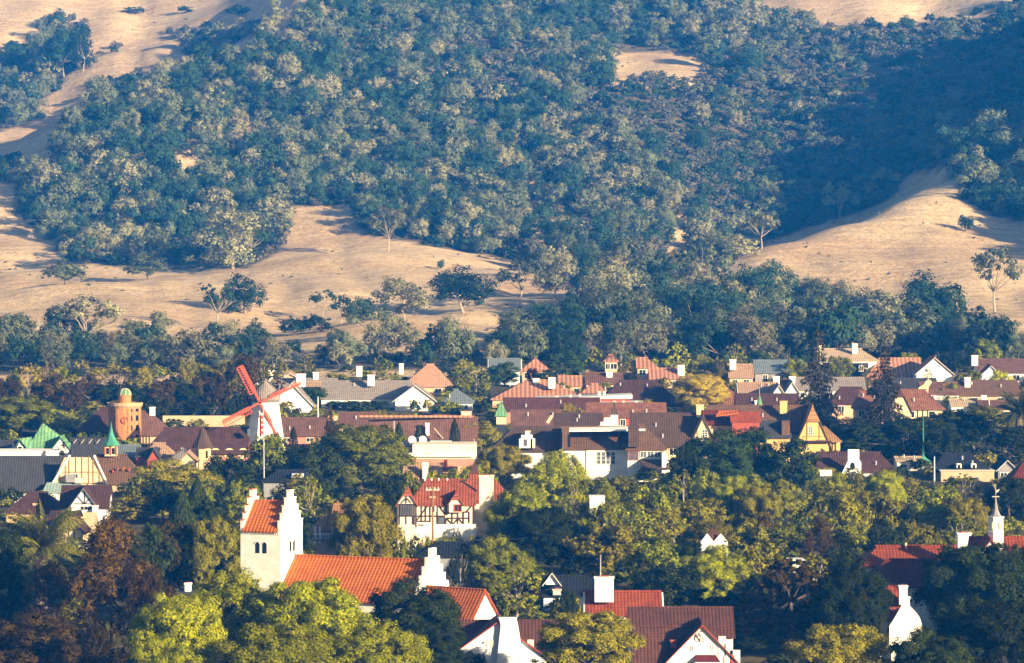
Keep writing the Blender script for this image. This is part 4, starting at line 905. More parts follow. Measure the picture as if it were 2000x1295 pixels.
wire(b0 + Vector((0, 0, hp - 7)), P(775, 1033, 540), .3, 'overhead wire running left from the utility pole by the half-timbered house')
wire(b0 + Vector((.1, 0, hp - 6.4)), P(1030, 1050, 545), .6, 'overhead wire running right from the utility pole by the half-timbered house')
# ---- middle of the town
h = H('low_white_roof_house', 'small house with navy roof and white patch behind the church tower', 'house', 560, 655); h.pb(515, 600, 919, 938, wall=GW, rf='navy', dep=7, hip=(2, 0)); h.fbox(570, 592, 926, 933, -.3, 2, 'dormer', M['cool'])
def hs(nm, lb, a, b_, t_, e, D, rf, wl=W, cat='house', hip=(0, 0), ax='x', dep=9, ch=(), chm=None, jerk=(0, 0), trim=None, wins=(), yaw=0, oh=.45):
    h = H(nm, lb, cat, (a + b_) / 2, min(D, townD(e + 20)), yaw); h.pb(a, b_, t_, e, wall=wl, rf=rf, hip=hip, axis=ax, dep=dep, jerk=jerk, trim=trim, oh=oh)
    x0, x1, l0, l1, ze, zr_ = h.q
    if ze > 1.6 and not wins:
        if ax == 'x': cs = [x0 + (x1 - x0) * (k + .5 + RB.uniform(-.15, .15)) / n_ for n_ in [max(2, int((x1 - x0) / 4.2))] for k in range(n_)]
        else: cs = [x0 + (x1 - x0) * .3, x0 + (x1 - x0) * .7]
        for c_ in cs[:7]:
            ww = RB.uniform(.4, .75); h.winm(c_ - ww, c_ + ww, max(.5, ze - 1.9), ze - .75, 0, 2, 1)
    if ax == 'x' and D < 880:
        for k in range(2):
            t_ = RB.uniform(.2, .8); xx = x0 + (x1 - x0) * RB.uniform(.15, .85); zz = ze + (zr_ - ze) * t_; yy = dep / 2 * t_
            MB().tube([(xx, yy, zz - .2), (xx, yy, zz + .65)], .13, 6).build('vent_pipe', M['metal'], h.o)
    for c in ch: h.chim(c[0], c[1], c[2], c[3] if len(c) > 3 else dep * .45, chm or W)
    for w_ in wins: h.win(*w_)
    return h
hs('shop', 'mauve roofed shop just right of the windmill tower', 545, 632, 817, 848, 790, 'mauve', PK, 'shop')
hs('house', 'sandy walled house with maroon roof behind the big leafy tree', 662, 732, 806, 832, 815, 'mauve', TW)
h = hs('long_shop_row', 'long mauve roofed building with small cypresses standing before it', 722, 930, 816, 868, 778, 'mauve', PW, 'building', ch=((835, 826, 7, 1.5),)); MB().tube([(h.xm(700), 1, h.zr(814)), (h.xm(925), 4.5, h.zr(814, 0, 4.5))], .25, 6).build('ridge_tile', M['r_pinktX'], h.r)
h.timber([(848, 836, 870, 862)], 1, .14, 'hip_ridge', M['stone']); h.chim(770, 822, 1.5, 1, M['metal'], 850, 'vent_pipe', False, .08)
hs('house', 'maroon roofed building with grey stone chimney left of the tan turret', 845, 918, 812, 838, 800, 'russet', PW, ch=((911, 803, 20, 3),), chm=M['stone'])
# flat beige store
h = H('flat_roof_store', 'cream flat roofed store with pink wall and rooftop equipment', 'store', 860, 688)
h.fbox(788, 925, 874, 960, 2, 12, 'wall', PW); h.fbox(806, 930, 868, 896, -1, 8, 'upper_wall', M['ivory']); h.fbox(775, 925, 885, 892, -1.6, 1.5, 'parapet', W); h.fbox(800, 925, 896, 911, -.9, -.5, 'front_wall', PK); h.fbox(868, 874, 898, 916, -.99, -.91, 'door', M['awning'])
h.pb(790, 860, 905, 930, ly=-4, dep=5, wall=PW, rf='tan', rname='porch_roof', wname='porch_wall')
h.chim(831, 903, 11, -4.5, W, 935, 'chimney', False, .4)
h.timber([(795, 912, 806, 893)], -1.3, .25, 'barge_board', W)
h.fbox(780, 822, 873, 884, 2.5, 6, 'dark_roof', M['darkw']); h.fbox(829, 848, 885.5, 887, -1.75, -1.62, 'sign_board', M['greyw'])
for a, b_, t_, e in ((780, 800, 864, 870), (812, 830, 858, 872), (840, 882, 861, 867), (815, 822, 855, 861), (886, 896, 864, 869)): h.fbox(a, b_, t_, e, 8.1, 10, 'air_conditioner', M['metal'])
for px in (805, 826): q = MB().lathe(0, 0, [(.7, .12), (.45, .03), (.03, 0)], 12).build('dish', M['whitep'], h.o); q.rotation_euler = (1.3, 0, .4); q.location = (h.xm(px, 8), 7.5, h.zr(864))
MB().tube([(h.xm(926), 0, h.zr(890)), (h.xm(926), 0, h.zr(857))], .05, 4).build('antenna', M['metal'], h.o)
h = turret('tan_turret', 'square cream turret with tall pointed grey green roof mid town', 979, 778, 27, 830, 812, 782, 36, CR, M['copper'], 4, win=False)
# big brown building
def brown():
    h = H('brown_roof_lodge', 'long lodge with brown roofs, white walls and stepped gable dormer mid town', 'lodge', 1130, 705)
    h.pb(960, 1105, 832, 878, dep=11, wall=W, rf='umber', hip=(4, 0), rname='left_roof', wname='left_wall', ridge=False)
    h.pb(1098, 1236, 834, 874, ly=-2, dep=11, wall=W, rf='brown')
    h.fbox(1098, 1112, 832, 878, -3.2, 1, 'end_block', M['r_brownX']); h.fbox(1110, 1114, 848, 873, -3.3, -3.2, 'chimney_slot', M['black'])
    MB().sheet([[(h.xm(1096, -2), -2.3, h.zr(840, 0, -2)), (h.xm(1260, -2), -2.3, h.zr(838, 0, -2)), (h.xm(1260, 3), 3, h.zr(832, 0, 3)), (h.xm(1096, 3), 3, h.zr(835, 0, 3))]], .3).build('roof_edge', W, h.o)
    h.pb(1226, 1298, 830, 874, ly=-5, dep=9, wall=W, rf='brown', hip=(2, 3.5), rname='bay_roof', wname='bay_wall')
    h.fbox(1227, 1248, 832, 873, -5.9, -4.2, 'stair_block', M['r_umberX'])
    h.fbox(1145, 1226, 877, 920, -2.2, -2.05, 'front_wall', W)
    for a in (1166, 1175, 1184, 1194): h.win(a, a + 7, 883, 906, -2.25, 1, 3, gl=M['skyglass'])
    h.win(1228, 1246, 882, 898, -5.05, 3, 2, gl=M['skyglass'], fm=M['brickd'])
    for a in (1251, 1265, 1279): h.win(a, a + 11, 882, 893, -5.05, 2, 1, gl=M['skyglass'])
    MB().sheet([[(h.xm(1252, -8), -9, h.zr(914, 0, -8)), (h.xm(1308, -8), -9, h.zr(914, 0, -8)), (h.xm(1296, -5), -5.1, h.zr(897, 0, -5)), (h.xm(1250, -5), -5.1, h.zr(897, 0, -5))]], .2).build('porch_roof', M['r_umberX'], h.o)
    for k in range(6): h.fbox(1293 + k * 3.5, 1300 + k * 3.5, 884 + k * 6, 925, -8.6 + k * .02, -5, 'parapet_step', W)
    # step gabled dormer
    for a, b_, t_ in ((1014, 1023, 857), (1018, 1040, 850), (1026, 1034, 843), (1036, 1045, 857)): h.fbox(a, b_, t_, 875, -1.3 - (a % 3) * .01, .8, 'dormer_step', W)
    h.fbox(1023, 1030, 858, 871, -1.4, -1.35, 'dormer_window', M['skyglass']); h.chim(1031, 841, 9, 1.5, M['ochre'], 852, dp=.5)
    # stepped parapet with little spire behind
    for a, b_, t_ in ((1170, 1216, 831), (1173, 1200, 824), (1180, 1192, 816)): h.fbox(a, b_, t_, 836, 9 + (a % 4) * .03, 9.6, 'parapet_step', W)
    h.fbox(1193, 1207, 808, 830, 9.7, 10.9, 'spire_base', W); x = h.xm(1200, 10); pyramid(MB(), x, 10.3, .95, h.zr(810, 0, 10), h.zr(783, 0, 10), 4, bell=0).build('spire', M['r_umberX'], h.o)
    h.timber([(1069, 826, 1078, 812)], 9, .5, 'gable_step', CR)
brown()
hs('house', 'brown roofed house with cream half-timbered gable facing right, mid town', 1235, 1390, 808, 868, 725, 'umber', CR, dep=11, ch=((1367, 790, 14, 5),), chm=CR)
h = H('cream_gable_house', 'cream timbered gable with lattice window beside the dark green trees', 'house', 1372, 708); h.pb(1352, 1396, 812, 860, axis='y', wall=CR, rf='russet', dep=6, oh=.3, trim=M['wood']); h.win(1372, 1381, 840, 857, 0, 2, 4); h.timber([(1362, 862, 1362, 840), (1386, 862, 1386, 838)], 0, .12, mat=M['wood'])
h = hs('gold_gable_inn', 'inn with brown roof and broad yellow half-hipped gable mid right', 1385, 1585, 793, 842, 735, 'brown', OC, 'inn', dep=10, ch=((1530, 783, 14, 2),), chm=M['ochre'])
h.block(h.xm(1556, -3), h.xm(1618, -3), -4, 7, h.zr(862, 0, -3), h.zr(792, 0, -1), OC, 'gold', axis='y', jerk=(.42, 0), wname='gable_wall', rname='gable_roof', oh=.9)
h.fbox(1554, 1624, 861, 864, -5, -3.9, 'jetty_beam', M['timber']); h.win(1580, 1586, 834, 849, -4, 2, 4, fm=M['whitep']); h.timber([(1568, 852, 1612, 852), (1576, 820, 1576, 860), (1600, 822, 1600, 860)], -4, .1, mat=M['wood'])
h.fbox(1600, 1641, 863, 884, -3.4, 2, 'annex_wall', OC); MB().sheet([[(h.xm(1594, -4), -4.5, h.zr(861, 0, -4)), (h.xm(1645, -4), -4.5, h.zr(862, 0, -4)), (h.xm(1612, 2), 2, h.zr(832, 0, 2)), (h.xm(1600, 2), 2, h.zr(832, 0, 2))]]).build('annex_roof', M['r_goldX'], h.o)
h.timber([(1612, 884, 1620, 866), (1632, 864, 1632, 884), (1626, 864, 1626, 884)], -3.45, .14)
h.block(h.xm(1468, -2), h.xm(1542, -2), -3, 3, h.zr(850, 0, -2), h.zr(824, 0, -1), OC, 'slate', wname='wing_wall', rname='wing_roof'); h.fbox(1527, 1543, 822, 850, -3.1, 0, 'wing_block', M['r_brownX'])
h = H('scarlet_roof_shop', 'shop with bright scarlet and orange roof beside the inn', 'shop', 1420, 722); h.pb(1374, 1445, 803, 828, ly=2, dep=6, wall=PW, rf='crimson', oh=.2); h.pb(1430, 1483, 806, 822, ly=-1, dep=4, wall=M['brickd'], rf='scarlet', oh=.2, rname='front_roof', wname='front_wall')
MB().sheet([[(h.xm(1398, 0), 0, h.zr(812)), (h.xm(1443, 0), 0, h.zr(806)), (h.xm(1443, 2), 2, h.zr(801, 0, 2)), (h.xm(1404, 2), 2, h.zr(802, 0, 2))]], .2).build('roof_trim', M['r_orangeX'], h.o)
hs('mansard_hall', 'large maroon mansard roof beside the golden sycamore', 1165, 1332, 744, 790, 850, 'plum', PW, 'hall', hip=(5, 5), dep=16)
hs('russet_hall', 'broad russet roofed hall behind the golden sycamore', 1330, 1458, 744, 788, 845, 'russet', PW, 'hall', hip=(2, 5), dep=14)
hs('maroon_row', 'maroon roofed row with white flat canopy in mid town', 985, 1170, 778, 800, 800, 'maroon', PK, 'building', dep=8)
hs('pink_roof_row', 'low mauve roofed row right of the tan turret', 1000, 1095, 802, 832, 765, 'mauve', PW, 'building', dep=8)
hs('brick_row', 'reddish roofed row with parapets behind the stepped parapet', 1148, 1300, 788, 812, 780, 'russet', M['brickd'], 'building', dep=8)
h = hs('plum_row', 'dark plum roof behind the brown lodge, left of the small spire', 1085, 1175, 808, 830, 745, 'umber', PK, 'building', dep=8)
h = H('flat_white_store', 'flat white roofed store crowded with small rooftop vents', 'store', 1155, 822); 
MB().prism([(h.xm(1045), h.zr(779)), (h.xm(1235), h.zr(779)), (h.xm(1235), h.zr(771)), (h.xm(1130), h.zr(775.5)), (h.xm(1045), h.zr(778))], 'y', -.3, 10).build('roof', M['flat'], h.o); h.fbox(1140, 1262, 786, 792, -4, 5, 'lower_roof', M['flat']); h.fbox(1047, 1230, 779, 815, 0, 9, 'wall', M['brickd'])
for a, t_, e in ((1085, 773, 777), (1112, 771, 776), (1130, 770, 775), (1143, 779, 790), (1168, 764, 788), (1178, 764, 772), (1150, 782, 788), (1198, 783, 788), (1215, 783, 788), (1240, 783, 788)): h.fbox(a, a + 5, t_, e, -3.5 if t_ > 778 else -.2, -2.5 if t_ > 778 else 1, 'roof_vent', M['flat'])
h = hs('mansion_row', 'purple maroon roofed building right behind the golden sycamore', 1440, 1560, 770, 795, 815, 'plum', PK, 'building', dep=8, ch=((1478, 782, 8, 1),))
turret('thin_spire_turret', 'tiny pale green pointed spire above the maroon roof row', 1483, 800, 9, 800, 790, 768, 12, CR, M['copper'], 8, win=False, fin=757)
h = hs('white_gable_chapel', 'maroon roofed house with white curved gable and arched opening', 1600, 1750, 884, 918, 725, 'plum', W, dep=8, hip=(0, 2.5)); 
g = MB(); pts = [(1644, 925), (1652, 908), (1656, 900), (1656, 880), (1678, 880), (1678, 897), (1682, 903), (1682, 925)]; g.prism([(h.xm(a, -2), h.zr(b_, 0, -2)) for a, b_ in pts], 'y', -2.2, -1.6).build('curved_gable', M['cool'], h.o)
ar = MB(); ar.prism([(h.xm(1665 + 4.5 * math.cos(t), -2), h.zr(909 - 6 * math.sin(t), 0, -2)) for t in np.linspace(0, 3.14, 8)] + [(h.xm(1660.5, -2), h.zr(917, 0, -2)), (h.xm(1669.5, -2), h.zr(917, 0, -2))], 'y', -2.26, -2.0).build('arched_opening', M['black'], h.o)
h.fbox(1656, 1678, 878, 880, -2.3, -1.5, 'coping', W)
h = H('copper_spire', 'needle thin green copper spire on a small dark dome at right', 'spire', 1803, 722); MB().lathe(0, 0, [(1.2, -1), (1.2, h.zr(905))], 8).build('drum', M['greyw'], h.o); MB().lathe(0, 0, [(1.55, h.zr(906)), (1.3, h.zr(900)), (.5, h.zr(894)), (.22, h.zr(889)), (.12, h.zr(855)), (.03, h.zr(812))], 8).build('needle', M['copperd'], h.o)
h = hs('navy_mansard_house', 'navy slate roofed house with two small dormers at right', 1825, 1935, 886, 918, 712, 'navy', TW, dep=9, hip=(2, 3))
for a in (1869, 1898): h.fbox(a, a + 9, 906, 914, -1, 1, 'dormer', W); h.fbox(a + 2, a + 7, 908, 914, -1.06, -1.0, 'dormer_window', M['black'])
h = H('beige_wall_store', 'long beige blank wall below the navy mansard house', 'store', 1893, 700); h.fbox(1838, 1942, 920, 960, 0, 7, 'wall', M['tanw']); h.fbox(1836, 1944, 918.5, 920.5, -.15, 7.1, 'coping', M['stone']); h.fbox(1690, 1760, 926, 950, 8, 12, 'side_wall', M['tanw'])
hs('white_shed', 'pale flat shed left of the green needle spire', 1752, 1800, 893, 899, 730, 'flat' if False else 'sand', W, 'shed', dep=6)
hs('dark_cottage', 'shaded cottage with pale bargeboards right of the navy roof', 1950, 1985, 898, 915, 715, 'navy', GW, 'cottage', ax='y', trim=M['whitep'])
hs('crimson_roof_corner', 'crimson roof cut by the right edge below the palm', 1975, 2060, 895, 940, 705, 'crimson', GW, 'house', hip=(3, 0))
h = H('low_white_ledge', 'low white wall among bushes left of the curved white gable', 'wall', 1605, 690); h.fbox(1588, 1625, 918, 930, 0, .5, 'masonry', W)
h = hs('timbered_manor', 'half-timbered manor with russet maroon roof behind the dark trees at right', 1765, 1842, 762, 796, 775, 'russet', CR, dep=9, hip=(0, 3), ch=((1823, 772, 8, 3),)); h.timber([(q, 798, q, 815) for q in (1772, 1782, 1792, 1802, 1812, 1820)] + [(1768, 798, 1825, 798)], 0, .18)
h.block(h.xm(1738, -2), h.xm(1778, -2), -2, 6, h.zr(798, 0, -2), h.zr(758, 0, -1), CR, 'plum', axis='y', jerk=(.4, 0), wname='side_gable', rname='side_roof')
hs('maroon_shop', 'plum roof with russet end half hidden behind the two tall conifers', 1625, 1725, 757, 786, 800, 'plum', PW, 'shop', hip=(2, 4))
hs('russet_roof_shop', 'russet sunlit roof just between the two tall conifers', 1672, 1722, 764, 795, 785, 'russet', PW, 'shop', hip=(1, 3), dep=7)
# ---- houses at the far side of the town
hs('ranch_house', 'grey roofed ranch house with sunlit white gable and white chimney', 628, 800, 745, 776, 870, 'grey', W, dep=12, ch=((725, 732, 13, 3),))
h = H('white_gable_wing', 'white gable wing at the right end of the grey ranch roof', 'house', 812, 836); h.pb(772, 848, 752, 780, axis='y', wall=W, rf='grey', dep=10, trim=M['whitep'], oh=.6)
h = hs('long_grey_house', 'grey and tan roofed house with four white chimneys behind the windmill', 500, 655, 740, 765, 885, 'grey', PW, dep=12, ch=((530, 723, 10, 3), (588, 730, 18, 3), (617, 727, 10, 6), (502, 734, 8, 3)))
h = H('peach_gable_house', 'small peach gabled roof between the chimneys behind the windmill', 'house', 570, 868); h.pb(532, 600, 729, 745, axis='y', wall=PW, rf='peach', dep=8, trim=W)
h = H('white_lean_house', 'white gable wall with long sloping verge right of the windmill', 'house', 572, 833); h.pb(530, 610, 748, 790, axis='y', wall=W, rf='grey', dep=10, trim=W, oh=.6)
hs('tan_roof_wing', 'tan roofed wing left of the grey ranch house', 600, 690, 746, 770, 895, 'tan', PW)
hs('peach_roof_house', 'peach tiled hip roofed house in front of the grassy knoll', 788, 882, 712, 752, 905, 'peach', PW, hip=(5, 4), dep=13, ch=((702, 715, 11, 4), (784, 710, 8, 4)))
hs('blue_grey_cottage', 'small blue grey roofed cottage with thin cypresses beside it', 868, 922, 761, 784, 868, 'blueg', W, hip=(2, 3))
hs('white_gable_house', 'pale grey roofed house with little white gable at the foot of the oaks', 957, 1015, 701, 722, 925, 'blueg', W, trim=W, dep=9)
hs('pink_hip_house', 'pink hip roofed house at the foot of the oaks beside the white gable', 1020, 1072, 699, 722, 922, 'pinkt', PW, hip=(3, 3))
hs('pink_tile_villa', 'villa with wide pink barrel tile hip roof and white chimney', 962, 1140, 743, 778, 868, 'pinkt', PW, hip=(7, 7), dep=16, ch=((1078, 737, 13, 3), (1047, 739, 12, 7)))
hs('pink_tile_wing', 'smaller pink tiled hip roof just right of the pink villa', 1120, 1205, 750, 778, 862, 'pinkt', PW, hip=(4, 4), dep=12)
hs('ribbed_roof_house', 'house with ribbed mauve tile roof and squat white chimney', 1145, 1215, 729, 748, 885, 'mauve', PW, ch=((1190, 726, 12, 3),))
hs('hidden_pink_roof', 'pink roof glimpsed left of the bushy green tree', 1092, 1135, 735, 752, 890, 'pinkt', PW)
hs('rose_roof_house', 'rose tiled roof with tall white chimney behind the mansard roof', 1270, 1325, 720, 738, 892, 'pinkt', PW, ch=((1330, 713, 13, 2),))
hs('peach_end_house', 'peach walled house half behind trees left of the rose roof', 1245, 1282, 699, 716, 920, 'pinkt', PW, hip=(0, 2))
hs('tiny_pink_house', 'tiny pink hip roof peeping between trees at the foot of the oaks', 1182, 1205, 693, 704, 935, 'pinkt', PW, hip=(2, 2))
hs('chimney_cottage', 'tan roofed cottage behind a stout white chimney', 1425, 1470, 712, 735, 900, 'tan', PW, ch=((1431, 702, 12, 2),))
hs('blue_roof_house', 'blue grey roofed house left of the tall left conifer', 1475, 1545, 704, 726, 912, 'blueg', GW)
hs('sand_roof_house', 'cream roofed house with two white chimneys at the foot of the oaks', 1598, 1712, 682, 702, 935, 'sand', W, hip=(0, 3), ch=((1600, 674, 8, 3), (1669, 671, 10, 3)), dep=12)
hs('solar_roof_house', 'small cream house with bluish roof panel below the cream roof', 1650, 1690, 694, 708, 915, 'blueg', W)
hs('rose_gable_house', 'rose roofed house with white gable end at far right', 1695, 1800, 700, 735, 912, 'pinkt', PW, dep=12, hip=(3, 0))
h = H('white_gable_end', 'sunlit white gable end of the rose roofed house at far right', 'house', 1832, 888); h.pb(1790, 1860, 698, 728, axis='y', wall=W, rf='pinkt', dep=9, trim=W)
hs('grey_brown_house', 'long grey brown roofed house between the two tall conifers', 1545, 1690, 738, 760, 882, 'grey', W, dep=10, ch=((1547, 735, 11, 3),))
h = H('zigzag_gable_house', 'house with two little white gables left of the tall left conifer', 'house', 1530, 846)
for (a, b_, t_, e) in ((1508, 1534, 752, 770), (1535, 1560, 745, 764)): h.pb(a, b_, t_, e, axis='y', wall=W, rf='grey', dep=8, trim=W)
hs('white_verge_house', 'low tan roofed house with long white verge board', 1445, 1520, 748, 768, 872, 'tan', W, dep=8, trim=W)
hs('blocky_chimney_house', 'dark roofed house under a blocky white chimney', 1495, 1540, 742, 758, 888, 'umber', W, ch=((1516, 735, 12, 2),))
hs('slate_long_house', 'long slate roofed house with white eaves right of the right conifer', 1742, 1830, 740, 756, 878, 'slate', W, dep=9)
h = H('curved_gable_house', 'cream house with curved Dutch gable and tiny chimney at right', 'house', 1806, 846); g = MB(); pts = [(1790, 790), (1790, 766), (1794, 757), (1804, 751), (1808, 744), (1816, 742), (1820, 746), (1813, 757), (1812, 790)]
g.prism([(h.xm(a), h.zr(b_)) for a, b_ in pts], 'y', 0, .6).build('curved_gable', CR, h.o); h.pb(1800, 1872, 747, 768, ly=.7, dep=8, wall=W, rf='mauve')
hs('brown_roof_bungalow', 'brown roofed bungalow at far right above the palm', 1872, 1990, 744, 770, 868, 'brown', TW, dep=10, ch=((1889, 737, 11, 3),))
hs('white_lowroof_house', 'low white roofed shed with upturned end left of the palm', 1858, 1926, 780, 791, 820, 'sand', W, 'shed', dep=6, ch=((1921, 772, 9, 1),))
hs('small_brown_roof', 'small brown roof behind the palm', 1915, 1990, 783, 797, 815, 'mauve', TW)
hs('far_right_house', 'mauve roofed house with tall white chimney at the far right edge', 1912, 2050, 702, 726, 905, 'mauve', W, dep=12, ch=((1903, 694, 12, 1),))
h = H('porch_gable', 'white porch gable in front of the mauve far right house', 'porch', 1935, 880); h.pb(1912, 1958, 714, 735, axis='y', wall=M['cool'], rf='mauve', dep=6, trim=W)
# bare field strip beyond the brick tower
fl = MB(); fl.add([P(320, 812, 800), P(480, 812, 800), P(480, 807, 850), P(320, 807, 850)], [(0, 1, 2, 3)])
h = H('field_wall', 'long low sand coloured retaining wall left of the windmill', 'wall', 400, 796); h.fbox(318, 478, 812, 835, 0, 1, 'masonry', M['tanw'])
h = H('garden_wall', 'long peach topped wall under the dark bushes mid town', 'wall', 800, 808); h.fbox(640, 925, 812, 822, 0, .6, 'masonry', PW)
# ------------------------------------------------------------------ hillside trees
def inside(poly, x, y):
    c = False; n = len(poly); j = n - 1
    for i in range(n):
        xi, yi = poly[i]; xj, yj = poly[j]
        if (yi > y) != (yj > y) and x < (xj - xi) * (y - yi) / (yj - yi) + xi: c = not c
        j = i
    return c
WOOD = [(40,330),(95,300),(110,250),(150,200),(200,150),(310,125),(380,105),(450,110),(540,70),(600,20),(640,-40),(1470,-60),(1510,30),(1600,45),(1760,38),(1900,20),(2040,-30),(2040,440),(1950,425),(1880,390),(1850,330),(1780,335),(1740,390),(1690,410),(1640,425),(1500,470),(1430,512),(1340,515),(1180,512),(1000,512),(900,490),(770,470),(690,450),(560,470),(540,495),(480,525),(330,525),(140,515),(90,460),(40,420),(30,380)]
HOLES = [[(1195,100),(1370,105),(1365,150),(1190,148)], [(555,405),(690,400),(720,470),(560,470)], [(1020,355),(1075,355),(1075,392),(1020,390)], [(1040,428),(1190,425),(1200,450),(1040,455)],
         [(1295,425),(1350,425),(1340,512),(1300,512)], [(330,285),(400,290),(390,330),(330,320)], [(470,240),(545,235),(540,262),(470,265)]]
LWOOD = [(-40,130),(70,110),(85,70),(150,62),(190,90),(130,150),(110,180),(60,205),(100,230),(50,245),(-40,265)]
LW2 = [(180,85),(250,85),(250,100),(190,110)]; LW3 = [(330,50),(470,45),(550,10),(580,5),(540,45),(460,85),(330,75)]; LW4 = [(370,85),(450,90),(440,130),(350,125)]
LW5 = [(-40,300),(60,300),(80,370),(-40,345)]
CHAP = [(1180,150),(1480,150),(1600,60),(1900,40),(2040,40),(2040,250),(1850,300),(1760,320),(1700,370),(1500,440),(1400,480),(1350,420),(1300,330),(1280,220)]
CHAP2 = [(850,80),(1120,110),(1190,190),(1290,250),(1270,330),(1120,330),(1080,230),(880,150)]
def wooded(px, py):
    if any(inside(h, px, py) for h in HOLES): return False
    if inside(LWOOD, px, py) or inside(LWOOD, px, py + 40): return True
    return inside(WOOD, px, py) or inside(LWOOD, px, py) or inside(LW2, px, py) or inside(LW3, px, py) or inside(LW4, px, py) or inside(LW5, px, py)
def paint_litter():     # leaf litter and scrubby soil where the wood grows
    me = bpy.data.objects['hills'].data; n = len(me.vertices); co = np.empty(n * 3, dtype=np.float32); me.vertices.foreach_get('co', co); co = co.reshape(-1, 3)
    val = np.zeros(n, dtype=np.float32)
    for i, (x, y, z) in enumerate(co):
        px, py = proj(x, y, z)
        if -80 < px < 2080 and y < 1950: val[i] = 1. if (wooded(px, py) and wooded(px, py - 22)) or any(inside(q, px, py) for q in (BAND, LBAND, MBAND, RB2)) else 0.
        elif px >= 2080 and y > 1150: val[i] = 1.
        elif px <= -80 and 1350 < y: val[i] = .7
    a = me.attributes.new('litter', 'FLOAT', 'POINT'); a.data.foreach_set('value', val)
BAND = [(1180,570),(1240,545),(1330,545),(1400,560),(1480,575),(1560,580),(1640,612),(1700,632),(1780,620),(1840,650),(1930,675),(2040,690),(2040,722),(980,722),(990,660),(1080,640),(1120,600)]
LBAND = [(-60,668),(110,670),(220,685),(400,690),(520,680),(560,725),(-60,735)]
MBAND = [(545,714),(600,702),(720,690),(960,684),(1000,668),(1100,660),(1100,722),(545,722)]
RB2 = [(1000,500),(1180,500),(1190,545),(1120,560),(1010,525)]
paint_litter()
cand = []; rh = random.Random(21)
py = 555.
while py > -70:                      # jittered rows in plan, nearer rows first
    s = 8000 / 1500
    px = -60.
    dens = 33
    while px < 2060:
        x_ = px + rh.uniform(-12, 12); y_ = py + rh.uniform(-12, 12)
        inch = inside(CHAP, x_, y_)
        if wooded(x_, y_) and wooded(x_, y_ - (40 if y_ > 140 else 24)) and not (inch and rh.random() < .72) and not (inside(CHAP2, x_, y_) and rh.random() < .55):
            cand.append((x_, y_, inch))
        px += dens * rh.uniform(.75, 1.3)
    py -= 18
spots = []
for (a, b_, c) in cand:
    h = hit(a, b_)
    if h is not None and 1150 < h.y < 1990: spots.append((a, b_, h, c))
MAN = [ # single trees on the grass: px, base row, width px, height px, proto, material, label
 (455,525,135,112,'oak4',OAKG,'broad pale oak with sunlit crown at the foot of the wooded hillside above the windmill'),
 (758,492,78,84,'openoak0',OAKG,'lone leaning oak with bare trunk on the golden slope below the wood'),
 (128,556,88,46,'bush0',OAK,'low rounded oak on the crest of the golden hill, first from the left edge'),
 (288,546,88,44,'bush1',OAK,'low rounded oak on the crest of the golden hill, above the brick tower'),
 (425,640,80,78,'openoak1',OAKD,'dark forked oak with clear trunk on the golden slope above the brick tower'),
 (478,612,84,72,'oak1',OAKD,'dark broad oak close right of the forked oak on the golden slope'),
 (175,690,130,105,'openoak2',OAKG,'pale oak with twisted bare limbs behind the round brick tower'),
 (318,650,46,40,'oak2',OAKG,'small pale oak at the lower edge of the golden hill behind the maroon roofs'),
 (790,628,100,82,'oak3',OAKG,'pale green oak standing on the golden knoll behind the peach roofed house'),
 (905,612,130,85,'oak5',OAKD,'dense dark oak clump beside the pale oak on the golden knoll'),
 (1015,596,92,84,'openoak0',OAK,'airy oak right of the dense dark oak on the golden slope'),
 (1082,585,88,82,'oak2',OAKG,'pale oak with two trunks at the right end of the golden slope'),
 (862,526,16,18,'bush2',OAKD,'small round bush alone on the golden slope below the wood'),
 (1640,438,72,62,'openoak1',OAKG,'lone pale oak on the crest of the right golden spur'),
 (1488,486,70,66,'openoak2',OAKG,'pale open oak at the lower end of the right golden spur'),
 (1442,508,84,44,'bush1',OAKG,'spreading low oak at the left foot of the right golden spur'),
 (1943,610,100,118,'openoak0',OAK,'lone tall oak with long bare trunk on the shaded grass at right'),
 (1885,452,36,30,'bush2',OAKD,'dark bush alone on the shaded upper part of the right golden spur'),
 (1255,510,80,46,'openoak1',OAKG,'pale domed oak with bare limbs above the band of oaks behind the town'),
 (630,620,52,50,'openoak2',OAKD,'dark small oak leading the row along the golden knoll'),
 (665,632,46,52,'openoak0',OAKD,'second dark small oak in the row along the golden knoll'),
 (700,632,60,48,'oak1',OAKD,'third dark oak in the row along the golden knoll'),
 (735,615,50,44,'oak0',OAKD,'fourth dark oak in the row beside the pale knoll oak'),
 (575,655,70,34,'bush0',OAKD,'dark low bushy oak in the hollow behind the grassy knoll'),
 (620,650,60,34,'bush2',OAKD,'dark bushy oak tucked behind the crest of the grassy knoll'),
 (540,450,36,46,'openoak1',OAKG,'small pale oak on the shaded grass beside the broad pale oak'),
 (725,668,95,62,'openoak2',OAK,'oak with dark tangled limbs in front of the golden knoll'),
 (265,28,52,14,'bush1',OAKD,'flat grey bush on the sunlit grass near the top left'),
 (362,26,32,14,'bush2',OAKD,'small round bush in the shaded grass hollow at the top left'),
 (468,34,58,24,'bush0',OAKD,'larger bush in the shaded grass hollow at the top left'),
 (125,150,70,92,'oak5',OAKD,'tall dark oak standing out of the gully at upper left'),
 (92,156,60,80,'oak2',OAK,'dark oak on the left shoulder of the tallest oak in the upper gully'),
 (163,140,56,84,'oak0',OAKD,'dark oak on the right shoulder of the tallest oak in the upper gully'),
]
